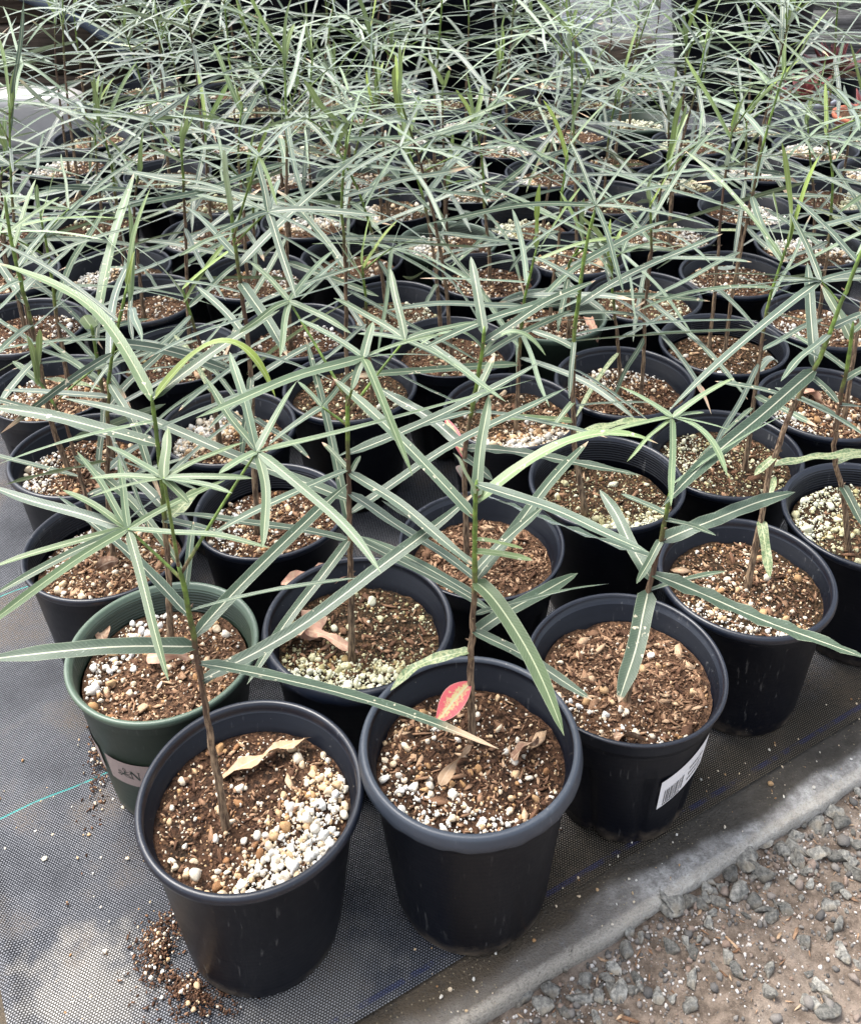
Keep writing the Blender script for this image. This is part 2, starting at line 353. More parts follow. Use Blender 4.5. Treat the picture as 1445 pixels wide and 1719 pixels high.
def tube(P, rad, seg=8, mb=None, cap=True, **at):
    P = np.asarray(P, float); T, N, B = frames(P); rad = np.broadcast_to(np.asarray(rad, float), (len(P),))
    th = np.linspace(0, 2*np.pi, seg, endpoint=False)
    V = (P[:, None]+rad[:, None, None]*(np.cos(th)[None, :, None]*N[:, None]+np.sin(th)[None, :, None]*B[:, None])).reshape(-1, 3)
    F = [(i*seg+j, i*seg+(j+1) % seg, (i+1)*seg+(j+1) % seg, (i+1)*seg+j) for i in range(len(P)-1) for j in range(seg)]
    if cap: F.append(tuple(range(seg))[::-1]); F.append(tuple((len(P)-1)*seg+j for j in range(seg)))
    uv = np.array([(j/seg, i/(len(P)-1)) for i in range(len(P)) for j in range(seg)])
    mb.add(V, F, uv, **at)
def bez(a, b, c, n):
    t = np.linspace(0, 1, n)[:, None]; return (1-t)**2*np.asarray(a, float)+2*t*(1-t)*np.asarray(b, float)+t*t*np.asarray(c, float)
def leaf(mb, P0, P1, P2, width, tint, rng, mark=0, n=13, roll=0., wav=0., shape='lin', cols=5, curl=0., sky_sheen=(0, .5)):
    C = bez(P0, P1, P2, n); T = np.gradient(C, axis=0); T /= np.linalg.norm(T, axis=1)[:, None]+1e-9
    up = np.array([0, 0, 1.]); t = np.linspace(0, 1, n)
    if shape == 'lin':
        prof = np.minimum(1, (t/.065+.20)**.6)*np.clip((1-t)/.24, 0, 1)**.55*(1-.14*t)*.96
    else:
        prof = np.sin(np.pi*np.clip(t*.96+.03, 0, 1))**.8
    L = np.linalg.norm(C[-1]-C[0]); Sd = np.cross(T, up); q = np.linalg.norm(Sd, axis=1)
    Sd[q < .05] = (1, 0, 0); Sd /= np.linalg.norm(Sd, axis=1)[:, None]
    Nn = np.cross(Sd, T); rl = roll+np.linspace(0, curl, n)
    Sr = Sd*np.cos(rl)[:, None]+Nn*np.sin(rl)[:, None]; Nr = -Sd*np.sin(rl)[:, None]+Nn*np.cos(rl)[:, None]
    C = C + Sr*(np.sin(t*rng.uniform(3, 7)+rng.uniform(0, 6))*rng.uniform(0, .018)*L)[:, None]*(np.sin(np.pi*t)[:, None])
    us = np.linspace(0, 1, cols); V = []; uv = []; ph = rng.uniform(0, 6)
    for j, u in enumerate(us):
        e = abs(u-.5)*2
        off = (u-.5)*width*prof
        hh = width*prof*(.10*e - .02) + wav*width*e*np.sin(t*L*rng.uniform(15, 19)+ph+(2.2 if u > .5 else 0))*prof
        V.append(C+Sr*off[:, None]+Nr*hh[:, None]); uv.append(np.stack([np.full(n, u), t], 1))
    V = np.array(V).transpose(1, 0, 2).reshape(-1, 3); uv = np.array(uv).transpose(1, 0, 2).reshape(-1, 2)
    F = [(i*cols+j, i*cols+j+1, (i+1)*cols+j+1, (i+1)*cols+j) for i in range(n-1) for j in range(cols-1)]
    # young leaves and tips are paler green
    tt = np.repeat(np.clip(tint+.10*t**3, 0, 1), cols)
    mb.add(V, F, uv, tint=tt, mark=float(mark), rnd=rng.uniform(*sky_sheen))
# grain library -------------------------------------------------------
def ico(level):
    p = (1+5**.5)/2
    V = [(-1, p, 0), (1, p, 0), (-1, -p, 0), (1, -p, 0), (0, -1, p), (0, 1, p), (0, -1, -p), (0, 1, -p), (p, 0, -1), (p, 0, 1), (-p, 0, -1), (-p, 0, 1)]
    F = [(0, 11, 5), (0, 5, 1), (0, 1, 7), (0, 7, 10), (0, 10, 11), (1, 5, 9), (5, 11, 4), (11, 10, 2), (10, 7, 6), (7, 1, 8), (3, 9, 4), (3, 4, 2), (3, 2, 6), (3, 6, 8), (3, 8, 9), (4, 9, 5), (2, 4, 11), (6, 2, 10), (8, 6, 7), (9, 8, 1)]
    V = [np.array(v)/np.linalg.norm(v) for v in V]
    for _ in range(level):
        c = {}; G = []
        def mid(a, b):
            k = (min(a, b), max(a, b))
            if k not in c: m = V[a]+V[b]; V.append(m/np.linalg.norm(m)); c[k] = len(V)-1
            return c[k]
        for a, b, d in F: x, y, z = mid(a, b), mid(b, d), mid(d, a); G += [(a, x, z), (b, y, x), (d, z, y), (x, y, z)]
        F = G
    return np.array(V), np.array(F)
RG = np.random.default_rng(7)
def lumpy(level, amp, rng):
    V, F = ico(level); d = rng.normal(size=(5, 3)); d /= np.linalg.norm(d, axis=1)[:, None]
    k = sum(np.maximum(0, V@q-rng.uniform(.1, .5))*rng.uniform(-.9, .7) for q in d)
    V = V*(1+amp*k+rng.normal(0, amp*.10, len(V)))[:, None]
    for q in rng.normal(size=(6, 3)):
        q = q/np.linalg.norm(q); lim = rng.uniform(.5, .8); V = V-np.maximum(0, V@q-lim)[:, None]*q
    return V, F
GR1 = [lumpy(1, .8, RG) for _ in range(7)]
GR0 = [lumpy(0, .8, RG) for _ in range(5)]
def flake(rng):
    n = rng.integers(4, 7); a = np.sort(rng.uniform(0, 2*np.pi, n)); a = np.linspace(0, 2*np.pi, n, endpoint=False)+rng.uniform(-.3, .3, n)
    x = np.cos(a)*rng.uniform(.75, 1.1, n); y = np.sin(a)*rng.uniform(.7, 1.1, n); bend = rng.uniform(-.5, .5)
    top = np.stack([x, y, .5+bend*x*x+rng.normal(0, .15, n)], 1); bot = np.stack([x*.95, y*.9, -.5+bend*x*x+rng.normal(0, .15, n)], 1)
    V = np.vstack([top, bot]); F = [(0, i, i+1) for i in range(1, n-1)]+[(n, n+i+1, n+i) for i in range(1, n-1)]
    for i in range(n): j = (i+1) % n; F += [(i, n+i, n+j), (i, n+j, j)]
    return V, np.array(F)
FLK = [flake(RG) for _ in range(10)]
def rotm(rng, n, tilt=None):
    if tilt is None:
        q = rng.normal(size=(n, 4)); q /= np.linalg.norm(q, axis=1)[:, None]; a, b, c, d = q.T
        return np.stack([np.stack([1-2*(c*c+d*d), 2*(b*c-d*a), 2*(b*d+c*a)], -1), np.stack([2*(b*c+d*a), 1-2*(b*b+d*d), 2*(c*d-b*a)], -1), np.stack([2*(b*d-c*a), 2*(c*d+b*a), 1-2*(b*b+c*c)], -1)], 1)
    out = []
    for _ in range(n):
        y = rng.uniform(0, 6.283); tx, ty = rng.normal(0, tilt, 2)
        out.append(np.array(Matrix.Rotation(y, 3, 'Z') @ Matrix.Rotation(tx, 3, 'X') @ Matrix.Rotation(ty, 3, 'Y')))
    return np.array(out)
def scatter(lib, pos, scl, tints, rng, tilt=None):
    """many grains in one triangle mesh: returns V, F, tint"""
    n = len(pos); M = rotm(rng, n, tilt); Vs = []; Fs = []; Ts = []; off = 0; pick = rng.integers(0, len(lib), n)
    for i in range(n):
        v, f = lib[pick[i]]; w = (v*scl[i])@M[i].T+pos[i]
        Vs.append(w); Fs.append(f+off); Ts.append(np.full(len(v), tints[i])); off += len(v)
    return np.vstack(Vs), np.vstack(Fs), np.concatenate(Ts)
# ------------------------------------------------------------------ setting
def dirt_h(x, y): return .03*np.sin(x*1.7+.4)*np.cos(y*1.3)+.02*np.sin(x*4.1+y*3.3)+.012*np.sin(x*9.7-y*7.9)
ZD = -.17            # dirt lies below the concrete edging
def grid(xs, ys, zf):
    X, Y = np.meshgrid(xs, ys); V = np.stack([X, Y, zf(X, Y)], -1).reshape(-1, 3); nx, ny = len(xs), len(ys)
    F = np.array([(j*nx+i, j*nx+i+1, (j+1)*nx+i+1, (j+1)*nx+i) for j in range(ny-1) for i in range(nx-1)])
    return V, F
xs = np.concatenate([[-900, -300, -100, -40, -20], np.linspace(-10, 12, 90), [20, 40, 100, 300, 900]])
ys = np.concatenate([[-900, -200, -40, -5], np.linspace(2, 12, 70), [16, 22, 30, 40, 55, 100, 300, 900]])
V, F = grid(xs, ys, lambda X, Y: ZD+dirt_h(X, Y)*np.where((np.abs(X) < 14) & (Y < 14) & (Y > 0), 1, .4)); tag(mk("ground", V, F, M_DIRT), kind="structure")
def AB(al, ac): return np.array([al*.872-ac*.49, al*.49+ac*.872])       # cloth frame -> world (rim radii)
# woven cloth: along-stripe al, across ac; near hem ac=5.70, left hem al=-.3
def cloth_z(al, ac):
    z = .018*np.sin(al*2.1+ac*1.1)*np.sin(ac*1.9)+.012*np.sin(al*6.3-ac*3.7+np.sin(ac*2))*np.sin(ac*1.1+al)
    crease = np.exp(-((ac-(8.02-.10*(al+1)))/.10)**2)*.055 + np.exp(-((ac-(8.9-.2*al))/.08)**2)*.03
    z = z+crease*np.exp(-((al+.75)/.75)**2)+.05*np.exp(-((al+.28)/.10)**2)
    z = z+.02*np.exp(-((ac-5.74)/.05)**2)
    return z
als = np.concatenate([np.linspace(-.36, 1.2, 60), np.linspace(1.3, 13, 40), [20, 40]]); acs = np.concatenate([np.linspace(5.70, 10, 110), np.linspace(10.3, 20, 20), [30, 45, 60]])
A_, C_ = np.meshgrid(als, acs); Z_ = cloth_z(A_, C_)*np.exp(-np.maximum(0, A_-1.2)*6)
Z_ = np.where(A_ > 1.2, Z_*0+.003*np.sin(A_*5)*np.sin(C_*4), Z_)
V = np.stack([A_*.872-C_*.49, A_*.49+C_*.872, Z_+.012], -1).reshape(-1, 3); nx, ny = len(als), len(acs)
F = np.array([(j*nx+i, j*nx+i+1, (j+1)*nx+i+1, (j+1)*nx+i) for j in range(ny-1) for i in range(nx-1)])
tag(mk("ground_cloth", V, F, M_CLOTH), kind="structure")
# concrete edging under the cloth's near hem: a long slab with a worn front arris
def edging():
    L = np.linspace(-5, 26, 260); rng = np.random.default_rng(3)
    wv = np.interp(L, np.linspace(-5, 26, 90), rng.normal(0, .007, 90)); slope = (L-3.2)*(-.012)
    prof = [(8.0, ZD-.3), (8.0, -.035), (5.9, -.03), (5.65, -.026), (5.45, -.024), (5.32, -.026), (5.245, -.030), (5.222, -.045), (5.215, -.14), (5.21, ZD-.3)]
    V = []; 
    for i, l in enumerate(L):
        for k, (c, z) in enumerate(prof):
            e = (wv[i]+slope[i]) if c < 5.4 else 0
            zz = z+(.006*math.sin(l*3.1+c*4) if 2 <= k <= 6 else 0)+(rng.normal(0, .004) if 4 <= k <= 8 else 0)
            V.append((*AB(l, c+e), zz))
    n = len(prof); F = [(i*n+k, (i+1)*n+k, (i+1)*n+k+1, i*n+k+1) for i in range(len(L)-1) for k in range(n-1)]
    F += [tuple(range(n)), tuple((len(L)-1)*n+k for k in range(n))[::-1]]
    return V, F
V, F = edging(); tag(mk("concrete_edging", V, F, M_CONC), kind="structure")
# measured layout, in rim radii (HERO in thousandths)
POTS={"A":[-1.709,6.991,1.018,0.008],"B":[0.27,7.335,1.026,0.178],"C":[1.902,8.415,1.012,-0.044],"D":[-2.875,8.716,0.99,-0.003],"E":[3.469,9.656,0.987,-0.008],"F":[-0.854,8.968,1.021,0.078],"G":[0.538,10.302,0.976,-0.022],"H":[2.146,11.282,0.985,0.098],"I":[2.808,13.818,1.029,0.001],"J":[3.882,12.141,1.031,-0.112],"M":[-3.915,10.396,0.985,-0.011],"P":[-5.657,13.917,0.963,0.01],"R":[-1.235,13.739,0.997,0.056],"T":[-4.03,14.978,0.989,-0.051],"U":[4.551,14.838,0.996,0.018],"W":[1.942,15.801,0.928,0.085],"X":[3.627,16.604,1.002,-0.015],"Y":[0.976,17.437,0.972,0.029],"Z":[0.321,19.199,0.977,-0.071],"AA":[-4.986,16.618,0.98,0.105],"AB":[-1.488,18.439,0.987,-0.032],"S":[1.084,12.931,0.982,0.102],"O":[-4.723,12.208,0.986,0.013],"K":[5.235,10.639,1.034,0.012],"V":[5.583,13.153,0.969,-0.012],"V2":[6.42,15.61,1.001,0.0],"X2":[5.431,17.43,0.983,-0.028],"X3":[7.126,18.525,1.011,0.002],"q1":[2.716,18.406,1.022,-0.014],"q2":[2.004,20.208,0.987,-0.114],"q3":[0.959,21.918,0.979,-0.005],"q4":[4.551,19.315,1.024,0.01],"r1":[-0.743,20.966,0.975,0.001],"r2":[-2.485,20.12,0.968,0.039],"r3":[-3.438,23.055,0.995,-0.08],"r4":[-1.611,22.68,0.947,0.036],"AC":[-0.71,16.581,0.997,-0.116],"s1":[-3.196,17.534,1.008,0.068],"s2":[-2.199,15.438,0.959,0.066],"s3":[-4.38,19.654,0.984,-0.005],"t1":[-6.857,20.217,0.989,0.094],"t2":[-5.876,18.305,0.999,-0.087],"t3":[-8.753,19.812,0.993,-0.006],"t4":[-7.822,17.975,0.971,-0.012],"t5":[-6.756,15.9,1.004,0.004],"t6":[-9.613,21.89,0.981,-0.008],"t7":[-10.565,23.802,1.0,-0.0],"t8":[-8.52,23.941,0.995,-0.001],"t9":[-7.587,21.964,0.973,-0.026],"N":[-2.062,10.986,0.943,-0.014],"Q":[-2.862,12.698,0.948,0.077],"y1":[0.305,14.966,0.984,-0.015],"z1":[2.711,22.879,1.022,-0.038]}
FAR=[[-10.911,26.642],[-12.063,28.304],[-12.897,30.154],[-5.986,23.136],[-6.805,24.965],[-8.511,25.975],[-9.174,27.835],[-10.152,29.559],[-4.766,21.583],[-4.735,25.402],[-6.477,26.949],[-7.412,28.779],[-8.246,30.674],[-2.581,24.919],[-3.339,26.834],[-4.813,28.212],[-5.706,30.021],[0.074,23.744],[-0.669,25.68],[-1.476,27.52],[-2.869,29.122],[8.031,13.89],[3.798,21.171],[1.809,24.698],[1.048,26.704],[0.216,28.555],[-0.995,30.163],[8.627,16.575],[6.49,20.44],[5.514,22.19],[4.464,23.872],[3.553,25.633],[2.91,27.536],[2.038,29.318],[9.49,19.249],[8.482,21.12],[7.457,22.828],[6.354,24.671],[5.37,26.563],[4.688,28.43],[3.719,30.366],[10.063,22.348],[9.128,24.101],[8.104,25.884],[7.073,27.574],[6.347,29.581],[11.006,24.772],[9.968,26.566],[8.937,28.401],[8.22,30.322],[11.643,27.632],[10.545,29.592],[13.463,28.575],[12.511,30.322]]
DRY={"F":[[[-1.788,9.817],[-0.976,9.892],0.2,"p"],[[-1.227,9.289],[-1.697,8.86],0.24,"p"],[[-1.443,9.092],[-0.843,8.722],0.09,"p"]],"A":[[[-2.056,7.327],[-1.236,7.691],0.1,"t"]],"D":[[[-3.101,8.828],[-2.609,8.766],0.12,"p"],[[-3.824,9.417],[-3.592,9.007],0.16,"b"]],"B":[[[-0.017,7.065],[0.288,7.414],0.08,"t"],[[0.659,7.321],[0.926,7.512],0.12,"b"]],"C":[[[1.674,7.74],[1.974,7.651],0.09,"b"]],"W":[[[2.596,16.102],[2.636,15.167],0.12,"p"]],"q1":[[[3.118,18.259],[3.516,19.052],0.12,"t"]],"V":[[[5.43,14.015],[5.745,13.088],0.16,"p"]],"I":[[[3.716,14.438],[4.013,13.663],0.1,"p"]],"M":[[[-4.041,10.179],[-3.784,10.326],0.12,"b"]],"y1":[[[0.063,14.439],[0.579,14.67],0.12,"p"]]}
STONES=[[3.758,8.188,0.109],[3.926,8.114,0.092],[4.134,8.195,0.088],[3.292,7.826,0.079],[3.598,7.766,0.092],[3.018,7.647,0.105],[2.856,7.496,0.088],[3.17,7.49,0.092],[2.377,7.418,0.092],[2.578,7.352,0.079],[2.195,7.189,0.114],[2.392,7.222,0.07],[1.906,7.1,0.092],[1.778,6.974,0.074],[2.769,7.348,0.074],[2.919,7.284,0.074],[3.831,7.722,0.109],[4.019,7.692,0.092],[3.747,7.196,0.079],[3.878,7.364,0.074],[3.954,7.276,0.066],[3.141,7.147,0.061],[3.309,7.156,0.07],[0.944,6.452,0.088],[0.696,6.405,0.105],[1.281,6.488,0.083],[1.217,6.344,0.088],[1.373,6.362,0.079],[1.121,6.728,0.101],[1.098,6.63,0.074],[3.407,6.408,0.088],[3.73,6.691,0.074],[3.398,6.853,0.066],[2.991,6.563,0.057],[2.191,6.296,0.079],[4.306,7.832,0.079],[4.172,7.508,0.088],[3.627,7.369,0.07],[3.601,7.622,0.088],[3.461,8.013,0.079],[3.67,7.912,0.07],[4.497,8.375,0.061],[4.583,8.566,0.066],[2.906,6.355,0.057],[3.272,6.267,0.07],[3.132,7.658,0.057],[3.998,7.988,0.066],[4.168,8.039,0.074],[4.147,7.637,0.074],[3.454,7.783,0.057],[2.626,7.451,0.061],[2.114,7.312,0.057],[3.641,7.519,0.066],[2.03,7.193,0.053],[0.864,6.319,0.079],[3.774,6.971,0.057],[3.665,6.893,0.053],[2.327,6.739,0.057],[2.621,6.689,0.048],[3.854,6.601,0.061]]
